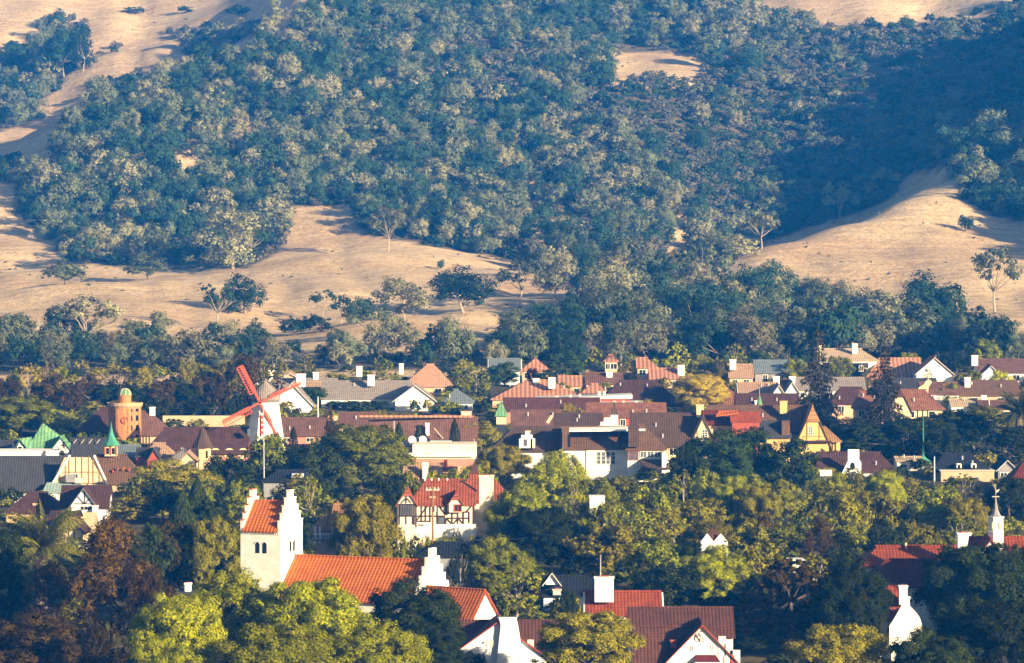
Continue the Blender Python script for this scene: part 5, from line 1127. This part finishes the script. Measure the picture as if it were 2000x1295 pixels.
for (a, b_, w_, h_, pn, mt, lb) in MAN:
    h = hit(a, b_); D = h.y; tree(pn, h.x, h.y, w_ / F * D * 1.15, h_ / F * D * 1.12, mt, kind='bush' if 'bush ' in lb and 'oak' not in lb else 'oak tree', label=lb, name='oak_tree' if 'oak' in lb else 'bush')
# band of oaks along the foot of the hill
bandspots = []
for poly, st in ((BAND, 34), (LBAND, 28), (MBAND, 28), (RB2, 30)):
    py = max(p[1] for p in poly)
    while py > min(p[1] for p in poly):
        px = -60.
        while px < 2060:
            x_ = px + rh.uniform(-12, 12); y_ = py + rh.uniform(-8, 8)
            if inside(poly, x_, y_):
                h = hit(x_, y_)
                if h is not None and all((h.x - q[2].x) ** 2 + (h.y - q[2].y) ** 2 > 30 for q in bandspots): bandspots.append((x_, y_, h, False))
            px += st * rh.uniform(.8, 1.3)
        py -= 16
ok = []
for s_ in bandspots:
    ok.append(s_)
spots.sort(key=lambda q: q[2].y + rh.uniform(-60, 60) + (300 if q[3] else 0))
lone = len(MAN)
nind = 286 - lone
allsp = ok + spots
ind, rest = allsp[:nind], allsp[nind:]
print('HILL band', len(ok), 'spots', len(spots), 'ind', len(ind), 'rest', len(rest))
for (a, b_, h, c) in ind:
    fb = .78 if h.y < 1110 and a < 1100 else 1.08 if h.y < 1160 else 1
    pn = rh.choice(['oak0', 'oak1', 'oak2', 'oak3', 'oak4', 'oak5', 'openoak0', 'openoak1', 'openoak2', 'oak3'] if h.y > 1120 else ['oak0', 'oak1', 'oak2', 'oak3', 'oak4', 'oak5', 'bush0', 'bush1', 'bush2'])
    mt = rh.choice([OAK, OAK, OAKG, OAKD, OAKD]); w_ = rh.uniform(7, 13) * (1.25 if rh.random() < .2 else 1) * fb; hh = w_ * rh.uniform(.8, 1.05)
    tree(pn, h.x, h.y, w_, hh, mt, kind='oak tree', name='oak_tree')
# the remaining woodland is one mass
def mass(name, items, label, mat_list, group_=None):
    VV = []; QQ = []; MI = []; n = 0
    for (pn, x, y, z, w_, h_, rot, mi, keep) in items:
        V, Q = PGEO[pn]
        if keep < 1:
            m = int(len(Q) * keep); sel = np.random.default_rng(int(x * 7 + y) % 9999).permutation(len(Q))[:m]; V = V.reshape(-1, 4, 3)[sel]; ctr = V.mean(1, keepdims=True); V = (ctr + (V - ctr) * keep ** -.5).reshape(-1, 3); Q = np.arange(len(V)).reshape(-1, 4)
        c, s = math.cos(rot), math.sin(rot)
        W = np.stack([(V[:, 0] * c - V[:, 1] * s) * w_ + x, (V[:, 0] * s + V[:, 1] * c) * w_ + y, V[:, 2] * h_ + z], 1)
        VV.append(W); QQ.append(Q + n); MI.append(np.full(len(Q), mi)); n += len(V)
    return link(name, fast_mesh(name, np.concatenate(VV), np.concatenate(QQ), mat_list, midx=np.concatenate(MI)), kind='stuff', label=label)
it = []
for (a, b_, h, c) in rest:
    w_ = rh.uniform(7, 13.5) * (.75 if c else 1); it.append((rh.choice(['oak0', 'oak1', 'oak2', 'oak3', 'oak4', 'oak5', 'openoak1']), h.x, h.y, h.z - .3, w_, w_ * rh.uniform(.8, 1.05), rh.random() * 6.28, 2 if c and rh.random() < .6 else rh.choice([0, 0, 1, 2, 2]), .7))
# understorey and off-frame woods that shade the valley
for k in range(420):
    u = rh.uniform(2080, 3300); D = rh.uniform(1180, 1560); x = (u - 1000) / F * D; w_ = rh.uniform(10, 16)
    it.append(('oak%d' % rh.randrange(6), x, D, zt(x, D) - .3, w_, w_ * .8, rh.random() * 6, rh.choice([0, 1, 2]), .35))
mass('woodland', it, 'oak woodland massed over the upper hillside', [OAK, OAKG, OAKD])
br = []; rb = random.Random(5)
tries = 0
while len(br) < 7500 and tries < 70000:
    tries += 1; a = rb.uniform(-40, 2040); b_ = rb.uniform(-60, 520)
    if not wooded(a, b_) or not wooded(a, b_ - 10): continue
    h = hit(a, b_)
    if h is None or h.y > 1990: continue
    ch = inside(CHAP, a, b_) or inside(CHAP2, a, b_)
    w_ = rb.uniform(2.5, 6.5) if not ch else rb.uniform(3.5, 7.5); br.append(('bush%d' % rb.randrange(3), h.x, h.y, h.z - .3, w_, w_ * rb.uniform(.45, .75), rb.random() * 6.28, rb.choice([0, 0, 0, 1]) if ch else rb.choice([0, 1]), .10 if w_ < 4.5 else .14))
for k in range(1500):       # scrub at the foot
    poly = rb.choice([BAND, LBAND, MBAND]); a = rb.uniform(-40, 2040); b_ = rb.uniform(500, 712)
    if inside(poly, a, b_):
        h = hit(a, b_)
        if h: br.append(('bush%d' % rb.randrange(3), h.x, h.y, h.z - .2, rb.uniform(2, 6), rb.uniform(1.2, 3.2), rb.random() * 6, 1, .07))
for k in range(420):       # tiny tufts on the open grass
    a = rb.uniform(-20, 2020); b_ = rb.uniform(20, 660)
    if not wooded(a, b_):
        h = hit(a, b_)
        if h: br.append(('bush2', h.x, h.y, h.z - .1, rb.uniform(.4, 1.5), rb.uniform(.3, .8), rb.random() * 6, 0, .012))
mass('undergrowth', br, 'low chaparral brush growing between the hillside oaks', [BRUSH, OAKD])
# ------------------------------------------------------------------ trees of the town
rt = random.Random(77)
BIG = ['big0', 'big1']; TWN = ['town0', 'town1', 'town2', 'town3']
LST = [ # proto, px, top, width px, D, material, tone/label
 ('big0', 345, 1158, 200, 452, LIME, 'bright lime green tree low at left, front of the lime clump'),
 ('big1', 455, 1112, 230, 468, LIME, 'tallest bright lime green tree below the church tower'),
 ('big0', 605, 1130, 250, 462, LIME, 'bright lime green tree in front of the orange nave roof'),
 ('big1', 735, 1205, 210, 448, LIME, 'bright lime green tree lowest at the right of the lime clump'),
 ('big0', 540, 1215, 240, 438, LIME, 'lime green tree at the bottom edge below the church'),
 ('big1', 320, 1240, 170, 436, LIME, 'lime green tree at the bottom edge nearest the rust tree'),
 ('big1', 800, 1128, 210, 484, DARK, 'dark brown green oak covering the right end of the church nave'),
 ('big0', 845, 1215, 130, 474, DARK, 'nearly black bushy tree under the dark oak by the church'),
 ('spray0', 215, 1000, 270, 492, RUST, 'tall feathery rust brown tree at lower left'),
 ('spray1', 300, 1100, 160, 485, RUST, 'rust brown feathery tree at the right foot of the tallest rust tree'),
 ('spray1', 95, 1088, 190, 500, UMBR, 'brown feathery tree left of the tallest rust tree'),
 ('big0', -15, 1030, 150, 508, DARK, 'very dark tree at the left edge beside the palm'),
 ('big1', 60, 1190, 260, 455, UMBR, 'olive brown tree in the bottom left corner'),
 ('spray0', 190, 1215, 160, 445, UMBR, 'brown feathery tree at the bottom edge near the left corner'),
 ('big0', 1150, 1194, 215, 470, OLIVE, 'glossy magnolia with tan flecks at the bottom centre'),
 ('cedar0', 1545, 1092, 250, 506, UMBR, 'broad dark brown cedar at lower right'),
 ('cedar1', 1475, 1120, 120, 514, DARK, 'almost black tree between the red roof and the brown cedar'),
 ('big1', 1660, 1085, 170, 492, DARK, 'dark oak right of the brown cedar'),
 ('big0', 1910, 1060, 250, 500, DARK, 'huge dark tree filling the lower right corner'),
 ('big1', 2000, 1060, 150, 508, DARK, 'dark tree at the right edge under the white cupola'),
 ('big0', 1640, 1218, 210, 445, OLIVE, 'olive green tree with bare stems at the bottom right'),
 ('big0', 1935, 1170, 230, 452, DARK, 'blackish tree in the bottom right corner in front of the huge dark tree'),
 ('big1', 1810, 1225, 190, 440, DARK, 'black green tree at the bottom edge near the right corner'),
 ('big1', 1395, 1064, 150, 545, LIME, 'yellow green tree wrapped round the small cross gabled tower'),
 ('town1', 1310, 1100, 150, 535, DARK, 'dark round tree left of the brown cedar'),
 ('town2', 1110, 1150, 44, 520, DARK, 'tiny dark clipped tree before the navy roofed house'),
 ('big0', 712, 968, 145, 560, OLIVE, 'yellow olive tree just behind the church nave'),
 ('upright0', 745, 1030, 80, 565, GREEN, 'upright green tree right of the olive tree behind the nave'),
 ('big1', 970, 1045, 140, 545, GREEN, 'green feathery tree right of the church nave'),
 ('upright1', 1010, 1095, 120, 530, GREEN, 'green tree with two peaks above the maroon roof'),
 ('upright2', 900, 1062, 70, 535, DARK, 'dark narrow tree at the right end of the nave'),
 ('upright1', 870, 1060, 50, 552, OLIVE, 'small olive tree peeping over the stepped nave gable'),
 ('big1', 1018, 940, 135, 585, GREEN, 'leafy green tree covering the right of the half-timbered house'),
 ('big0', 1050, 990, 150, 575, DARK, 'dark tree right of the half-timbered house'),
 ('big0', 705, 828, 200, 680, GREEN, 'largest leafy tree in mid town, right of the flagpole'),
 ('town3', 620, 870, 110, 672, DARK, 'dark tree on the left flank of the largest leafy tree'),
 ('town2', 760, 930, 80, 620, DARK, 'dark tree behind the left end of the half-timbered house'),
 ('big1', 330, 896, 190, 655, OLIVE, 'yellow olive tree with thin branches left of the flagpole'),
 ('town0', 250, 965, 120, 640, OLIVE, 'olive tree beside the small half-timbered gable'),
 ('cypress0', 385, 930, 46, 600, DARK, 'tall dark conifer column left of the church tower'),
 ('cypress0', 355, 955, 60, 585, DARK, 'dark conical conifer behind the rust tree'),
 ('cedar1', 405, 975, 150, 570, DARK, 'dark brown tree left of the church tower'),
 ('big0', 420, 1010, 120, 545, OLIVE, 'olive weeping tree against the left side of the church tower'),
 ('town1', 445, 885, 120, 665, DARK, 'dark round tree below the windmill left of the flagpole'),
 ('town3', 532, 846, 110, 685, GREEN, 'round green tree in front of the windmill base'),
 ('town0', 578, 925, 96, 640, OLIVE, 'small olive tree right of the flagpole base'),
 ('cypress0', 573, 832, 18, 735, DARK, 'slim cypress close right of the windmill'),
 ('cypress0', 779, 822, 20, 742, DARK, 'slim cypress, left of the pair before the long mauve roof'),
 ('cypress0', 818, 828, 20, 742, DARK, 'slim cypress, right of the pair before the long mauve roof'),
 ('cypress0', 888, 816, 22, 742, DARK, 'slim cypress at the right end of the long mauve roof'),
 ('conifer1', 645, 792, 60, 735, UMBR, 'brown ragged conifer poking up behind the largest leafy tree'),
 ('willow0', 1092, 878, 120, 668, LIME, 'bright weeping willow before the brown roofed lodge'),
 ('big0', 985, 868, 110, 676, OLIVE, 'olive tree left of the weeping willow'),
 ('town1', 1060, 905, 100, 650, LIME, 'yellow green tree at the left foot of the weeping willow'),
 ('town2', 930, 905, 90, 652, GREEN, 'green tree above the red tiled roof of the half-timbered house'),
 ('town0', 940, 820, 90, 752, OLIVE, 'olive tree under the tan turret'),
 ('big0', 1365, 729, 115, 826, GOLD, 'golden yellow sycamore in mid town'),
 ('town2', 1115, 786, 80, 775, GOLD, 'golden tree before the white canopy in mid town'),
 ('town0', 1255, 778, 70, 790, GOLD, 'smaller golden tree left of the golden sycamore'),
 ('big1', 1405, 838, 170, 672, TEAL, 'dark blue green tree in front of the cream gable'),
 ('town3', 1470, 832, 120, 676, TEAL, 'dark blue green tree between the cream gable and the yellow gable'),
 ('town1', 1545, 855, 120, 670, TEAL, 'dark blue green tree below the yellow half-hipped gable'),
 ('town2', 1340, 870, 90, 662, DARK, 'dark tree at the left of the blue green trees'),
 ('conifer0', 1598, 645, 112, 768, CONIF, 'tall dark conifer, left of the two tallest conifers'),
 ('conifer0', 1728, 675, 118, 758, CONIF, 'tall dark conifer, right of the two tallest conifers'),
 ('big1', 1655, 815, 150, 742, DARK, 'dark tree mass at the foot of the two tall conifers'),
 ('cedar1', 1690, 830, 140, 735, DARK, 'dark spreading cedar under the right tall conifer'),
 ('big0', 1790, 812, 170, 742, DARK, 'dark tree behind the green needle spire'),
 ('town3', 1860, 800, 150, 748, DARK, 'dark green tree right of the green needle spire'),
 ('town1', 1930, 792, 150, 752, GREEN, 'green tree beneath the palm at right'),
 ('town2', 1985, 830, 110, 735, DARK, 'dark tree under the palm at the right edge'),
 ('palm0', 1990, 745, 95, 738, PALMD, 'dark headed palm at the right edge'),
 ('palm0', 80, 962, 190, 522, PALM, 'sunlit palm with arching yellow green fronds at lower left'),
 ('town0', 1845, 745, 60, 850, GREEN, 'leafy round tree left of the brown bungalow'),
 ('upright2', 598, 690, 62, 915, OLIVE, 'upright olive green tree behind the windmill roofs'),
 ('upright0', 757, 700, 56, 900, LIME, 'lime tree behind the grey ranch house'),
 ('upright1', 735, 702, 34, 905, GREEN, 'slim green tree left of the lime tree behind the ranch house'),
 ('upright1', 905, 700, 75, 880, LIME, 'bright lime tree right of the peach roofed house'),
 ('upright2', 930, 712, 70, 876, LIME, 'lime tree close to the small blue grey cottage'),
 ('town1', 985, 706, 66, 898, TEAL, 'dark blue green tree before the white gabled house'),
 ('town2', 948, 722, 50, 885, TEAL, 'small dark tree left of the dark blue green tree'),
 ('town3', 1040, 718, 26, 892, PLUM, 'small purple leaved tree by the pink hip roof'),
 ('town0', 1105, 685, 88, 905, TEAL, 'big dark green tree above the pink tiled villa'),
 ('town1', 1068, 720, 52, 890, TEAL, 'low dark tree left of the big dark tree above the villa'),
 ('upright0', 1165, 677, 50, 908, LIME, 'tall lime tree right of the big dark green tree'),
 ('upright2', 1150, 722, 46, 888, OLIVE, 'olive tree with pale trunk beside the ribbed roof'),
 ('upright1', 1235, 690, 66, 905, GREEN, 'green tree behind the rose roof'),
 ('upright0', 1325, 667, 66, 915, LIME, 'peaked lime green tree above the golden sycamore'),
 ('town2', 1372, 690, 66, 905, GREEN, 'soft green tree right of the peaked lime tree'),
 ('town0', 1410, 700, 50, 900, OLIVE, 'olive tree left of the stout white chimney'),
 ('upright2', 1436, 669, 62, 922, LIME, 'leafy lime tree behind the stout white chimney'),
 ('town3', 1480, 684, 50, 925, TEAL, 'dark tree left of the blue grey roof at the foot of the oaks'),
 ('upright1', 1540, 678, 56, 915, TEAL, 'narrow blue green tree left of the left tall conifer'),
 ('town1', 1556, 700, 60, 900, LIME, 'lime shrubby tree at the left tall conifer'),
 ('town2', 1640, 695, 66, 895, GREEN, 'green tree between the two tall conifers'),
 ('upright0', 1690, 708, 46, 890, OLIVE, 'tan twiggy tree beside the right tall conifer'),
 ('town3', 1920, 661, 74, 920, GREEN, 'dark green tree above the mauve far right house'),
 ('town1', 1862, 686, 60, 920, DARK, 'dark tree left of the far right chimney'),
 ('upright1', 1505, 732, 18, 868, LIME, 'slim lime tree beside the little white gables'),
 ('upright2', 1812, 716, 26, 880, OLIVE, 'small palm like olive tree before the white gable end'),
 ('town0', 1955, 722, 60, 872, LIME, 'lime tree before the far right house'),
 ('town2', 1900, 722, 50, 876, GREEN, 'green tree left of the lime tree at far right'),
 ('town3', 612, 755, 62, 845, TEAL, 'dark green tree by the thin pole right of the windmill'),
 ('upright2', 55, 708, 62, 845, GOLD, 'pale yellow poplar, left of the row at the left edge'),
 ('upright0', 28, 716, 46, 850, LIME, 'pale lime poplar nearest the left edge'),
 ('upright1', 92, 706, 48, 850, GOLD, 'pale yellow poplar in the middle of the row at left'),
 ('upright0', 125, 712, 46, 848, LIME, 'pale lime poplar at the right of the row at left'),
 ('town1', 100, 730, 80, 830, UMBR, 'brownish tree in front of the pale poplars'),
 ('town2', 140, 745, 60, 820, UMBR, 'brownish round tree left of the brick tower'),
 ('town3', 10, 738, 70, 830, UMBR, 'brownish tree at the left edge under the poplars'),
 ('big0', 40, 772, 150, 785, GREEN, 'dark green broad tree left of the copper pyramid roof'),
 ('town0', 110, 795, 90, 780, GREEN, 'green tree behind the copper pyramid roof'),
 ('town1', 145, 808, 50, 800, GREEN, 'green tree left of the timbered shop'),
 ('upright1', 122, 862, 46, 705, DARK, 'dark scraggly shrub tree before the green copper porch'),
 ('big1', 1260, 968, 170, 600, OLIVE, 'olive tree with reedy stems in the middle of the dense treetops'),
 ('town1', 1490, 1000, 60, 580, RUST, 'small rust brown tree in the dense treetops'),
 ('spray1', 1600, 1000, 110, 560, UMBR, 'thin brown birch with white twigs in the dense treetops'),
]
LST.append(('town1', 1168, 982, 95, 574, GREEN, 'green tree whose crown hides the foot of the white flat roofed block'))
LST.append(('town0', 860, 1046, 110, 560, GREEN, 'low green tree under the white wall of the half-timbered house'))
LST.append(('town2', 930, 1050, 90, 558, DARK, 'low dark tree under the right corner of the half-timbered house'))
for k_, px_ in enumerate((788, 812, 838, 864, 890, 916)): LST.append(('bush%d' % (k_ % 3), px_, 1034 + (k_ * 7) % 9, 36, 572, [GREEN, DARK, OLIVE][k_ % 3], ['first', 'second', 'third', 'fourth', 'fifth', 'sixth'][k_] + ' clipped bush from left along the foot of the half-timbered house'))
LST += [('upright0', 425, 1122, 100, 474, LIME, 'pointed lime green crown just below the left of the church tower'), ('upright1', 500, 1128, 90, 472, LIME, 'pointed lime green crown directly under the church tower'),
 ('upright2', 640, 1126, 110, 470, LIME, 'pointed lime green crown against the middle of the orange nave roof'), ('upright0', 575, 1140, 90, 456, LIME, 'pointed lime green crown at the left end of the orange nave roof'), ('upright1', 300, 1180, 90, 458, LIME, 'pointed lime green crown nearest the rust tree')]
LST += [('town2', 800, 917, 66, 628, GREEN, 'small green tree behind the left end of the red tiled roof'), ('town0', 852, 919, 70, 630, LIME, 'small lime tree behind the middle of the red tiled roof'), ('town3', 898, 912, 62, 632, GREEN, 'small green tree between the red tiled roof and the cream store')]
placed = []
for (pn, px, top, w_, D, mt, lb) in LST:
    nm = 'palm_tree' if 'palm0' == pn else 'conifer_tree' if pn.startswith('conifer') or pn.startswith('cedar') else 'cypress_tree' if pn.startswith('cypress') else 'willow_tree' if pn.startswith('willow') else 'tree'
    tree_px(pn, px, top, w_, D, mt, kind=nm.replace('_', ' '), label=lb, name=nm, rot=rt.random() * 6.28); placed.append((px, top))
# rows that fill the gaps: left px, right px, count, top row at left/right, depth, width px, materials
ROWS = [
 (150, 560, 12, 726, 690, 862, 62, [OLIVE, DARK, UMBR, OLIVE], 'at the top of the grove behind the windmill', 8),
 (160, 545, 11, 752, 728, 838, 64, [OLIVE, UMBR, DARK], 'in the middle of the grove behind the windmill', 8),
 (170, 480, 8, 782, 774, 812, 56, [UMBR, DARK, OLIVE], 'at the lower edge of the grove behind the windmill', 5),
 (1090, 1920, 16, 925, 935, 642, 92, [OLIVE, GREEN, GREEN, LIME], 'in the back row of the dense treetops', 16),
 (1090, 1930, 14, 958, 962, 606, 112, [GREEN, OLIVE, LIME, GREEN, OLIVE], 'in the middle row of the dense treetops', 16),
 (1080, 1900, 12, 1002, 1002, 578, 125, [GREEN, DARK, OLIVE, GREEN], 'in the front row of the dense treetops', 18),
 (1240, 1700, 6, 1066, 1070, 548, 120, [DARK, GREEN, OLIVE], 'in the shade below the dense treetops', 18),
 (1480, 1700, 3, 1100, 1105, 520, 110, [DARK, UMBR], 'between the brown cedar and the dense treetops', 6),
 (640, 1180, 12, 786, 790, 835, 40, [TEAL, DARK, GREEN], 'in the gardens below the grey ranch house', 5),
 (1000, 1560, 7, 742, 744, 872, 34, [GREEN, OLIVE], 'in the gardens among the far houses', 5),
 (600, 1990, 15, 700, 690, 942, 48, [GREEN, TEAL, OLIVE], 'between the last houses and the oaks', 6),
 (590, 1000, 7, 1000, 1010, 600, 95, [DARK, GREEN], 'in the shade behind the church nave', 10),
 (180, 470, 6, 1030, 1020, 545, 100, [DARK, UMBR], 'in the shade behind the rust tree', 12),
 (1940, 2040, 2, 940, 930, 640, 110, [GREEN, DARK], 'below the crimson roof at the edge', 8),
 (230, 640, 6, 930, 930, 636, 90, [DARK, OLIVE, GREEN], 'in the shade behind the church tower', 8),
 (1540, 1760, 4, 905, 912, 690, 66, [OLIVE, GREEN], 'below the curved white gable', 5),
 (880, 1050, 3, 1150, 1160, 530, 64, [DARK, GREEN], 'in front of the navy roofed house', 6),
 (1740, 2010, 4, 838, 846, 732, 90, [DARK], 'in the dark clump behind the needle spire', 8),
]
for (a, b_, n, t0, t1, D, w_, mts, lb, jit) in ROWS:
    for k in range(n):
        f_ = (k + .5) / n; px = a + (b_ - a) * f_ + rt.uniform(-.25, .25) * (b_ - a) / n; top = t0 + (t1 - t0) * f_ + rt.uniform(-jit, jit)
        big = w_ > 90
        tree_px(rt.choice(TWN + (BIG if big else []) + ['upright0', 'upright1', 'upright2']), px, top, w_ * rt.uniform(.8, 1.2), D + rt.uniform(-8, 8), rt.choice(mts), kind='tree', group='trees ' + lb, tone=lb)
# hedges and garden shrubbery that fill the ground between the houses
sb = []; rs = random.Random(9)
for k in range(1700):
    D = rs.uniform(560, 935) if rs.random() < .8 else rs.uniform(430, 560); px = rs.uniform(-60, 2060); x, y, _ = P(px, 900, D)
    ok_ = True
    for (lp, nm, h_) in LM:
        dx, dy = x - h_.x, y - h_.y
        if abs(dx) < 8 and -1 < dy < 11: ok_ = False; break
    if not ok_ and rs.random() < .8: continue
    w_ = rs.uniform(2.5, 6); sb.append(('bush%d' % rs.randrange(3), x, y, zt(x, y) - .2, w_, rs.uniform(1.6, 3.2), rs.random() * 6.28, rs.choice([0, 1, 2, 1]), .22))
mass('shrubbery', sb, 'garden shrubs and hedges filling the ground between the houses', [GREEN, DARK, OLIVE])
# ------------------------------------------------------------------ labels that single out each tree
TONE = {OAK: 'grey green', OAKG: 'pale', OAKD: 'dark', LIME: 'lime green', GOLD: 'golden', GREEN: 'green', OLIVE: 'olive', DARK: 'dark', TEAL: 'blue green', RUST: 'rust', UMBR: 'brown', PLUM: 'purple'}
HLM = [(-200, 'the left edge'), (130, 'the copper pyramid roof'), (244, 'the round brick tower'), (385, 'the long maroon roof'), (519, 'the windmill'), (660, 'the church nave'), (790, 'the grey ranch house'), (900, 'the half-timbered house'), (1050, 'the pink tiled villa'), (1160, 'the weeping willow'), (1270, 'the mansard roof'), (1385, 'the golden sycamore'), (1500, 'the yellow gabled inn'), (1598, 'the left tall conifer'), (1728, 'the right tall conifer'), (1820, 'the needle spire'), (1930, 'the beige blank wall'), (2050, 'the palm')]
ORD = ['first', 'second', 'third', 'fourth', 'fifth', 'sixth', 'seventh', 'eighth', 'ninth', 'tenth', 'eleventh', 'twelfth', 'thirteenth', 'fourteenth', 'fifteenth']
bag = {}
for rec in TREES:
    e, mt, kind, w_, h_, pn, tone = rec
    if e.get('label'): continue
    px, py = proj(*e.location)
    if kind == 'oak tree':
        band = 'at the hill foot' if py > 690 else 'in the oak belt' if py > 590 else 'on the wood edge' if py > 480 else 'low in the wood' if py > 420 else 'midway up the wood' if py > 330 else 'high in the wood' if py > 200 else 'atop the wood'
        lm = min(HLM, key=lambda q: abs(q[0] - px))[1]
        size = 'broad ' if w_ > 11 else 'small ' if w_ < 8 else ''
        key = (size + ('open ' if pn.startswith('open') else '') + TONE[mt] + ' oak', band + ' above ' + lm); e['group'] = 'oaks ' + band
    else: key = (TONE[mt] + (' upright' if pn.startswith('upright') else '') + ' tree', tone)
    bag.setdefault(key, []).append((px, e))
for (a, b_), L in bag.items():
    L.sort(key=lambda q: q[0])
    for k, (px, e) in enumerate(L): e['label'] = (a + ' ' + b_) if len(L) == 1 else (ORD[k] + ' ' + a + ' from left, ' + b_)
# ------------------------------------------------------------------ light, air, render
AZ, EL = R(47), R(15)           # sun: to the right of and behind the camera, low
sd = Vector((math.sin(AZ) * math.cos(EL), -math.cos(AZ) * math.cos(EL), math.sin(EL)))
sl = bpy.data.lights.new('sun', 'SUN'); so = bpy.data.objects.new('sun', sl); COL.objects.link(so)
sl.energy = 5.0; sl.angle = R(.5); sl.color = (1, .83, .60)
so.rotation_euler = sd.to_track_quat('Z', 'Y').to_euler(); so.location = (200, -200, 300)
wd = bpy.data.worlds.new('World'); scene.world = wd; wd.use_nodes = True
nt = wd.node_tree; bg = nt.nodes['Background']
sk = nt.nodes.new('ShaderNodeTexSky'); sk.sky_type = 'NISHITA'; sk.sun_disc = False
sk.sun_elevation = EL; sk.sun_rotation = math.atan2(sd.x, sd.y); sk.altitude = 150
nt.links.new(sk.outputs[0], bg.inputs['Color']); bg.inputs['Strength'].default_value = .05
hz = MB().box(-2500, -320, -15, 3000, 2040, 240).build('haze', None, kind='stuff', label='thin blue evening haze filling the valley air')
hm = bpy.data.materials.new('haze_air'); hm.use_nodes = True; t = hm.node_tree
for n_ in list(t.nodes):
    if n_.type != 'OUTPUT_MATERIAL': t.nodes.remove(n_)
pv = t.nodes.new('ShaderNodeVolumePrincipled'); pv.inputs['Color'].default_value = HAZE_C
pv.inputs['Density'].default_value = HAZE_D; pv.inputs['Absorption Color'].default_value = (1, 1, 1, 1); pv.inputs['Anisotropy'].default_value = .0
t.links.new(pv.outputs[0], [n_ for n_ in t.nodes if n_.type == 'OUTPUT_MATERIAL'][0].inputs['Volume'])
hz.data.materials.append(hm)
cy = scene.cycles
cy.use_denoising = True; cy.max_bounces = 6; cy.diffuse_bounces = 2; cy.glossy_bounces = 2; cy.transmission_bounces = 3; cy.volume_bounces = 1; cy.transparent_max_bounces = 4
cy.sample_clamp_indirect = 5
vs = scene.view_settings; vs.view_transform = 'Standard'; vs.look = 'None'; vs.gamma = 1; vs.exposure = EXPO
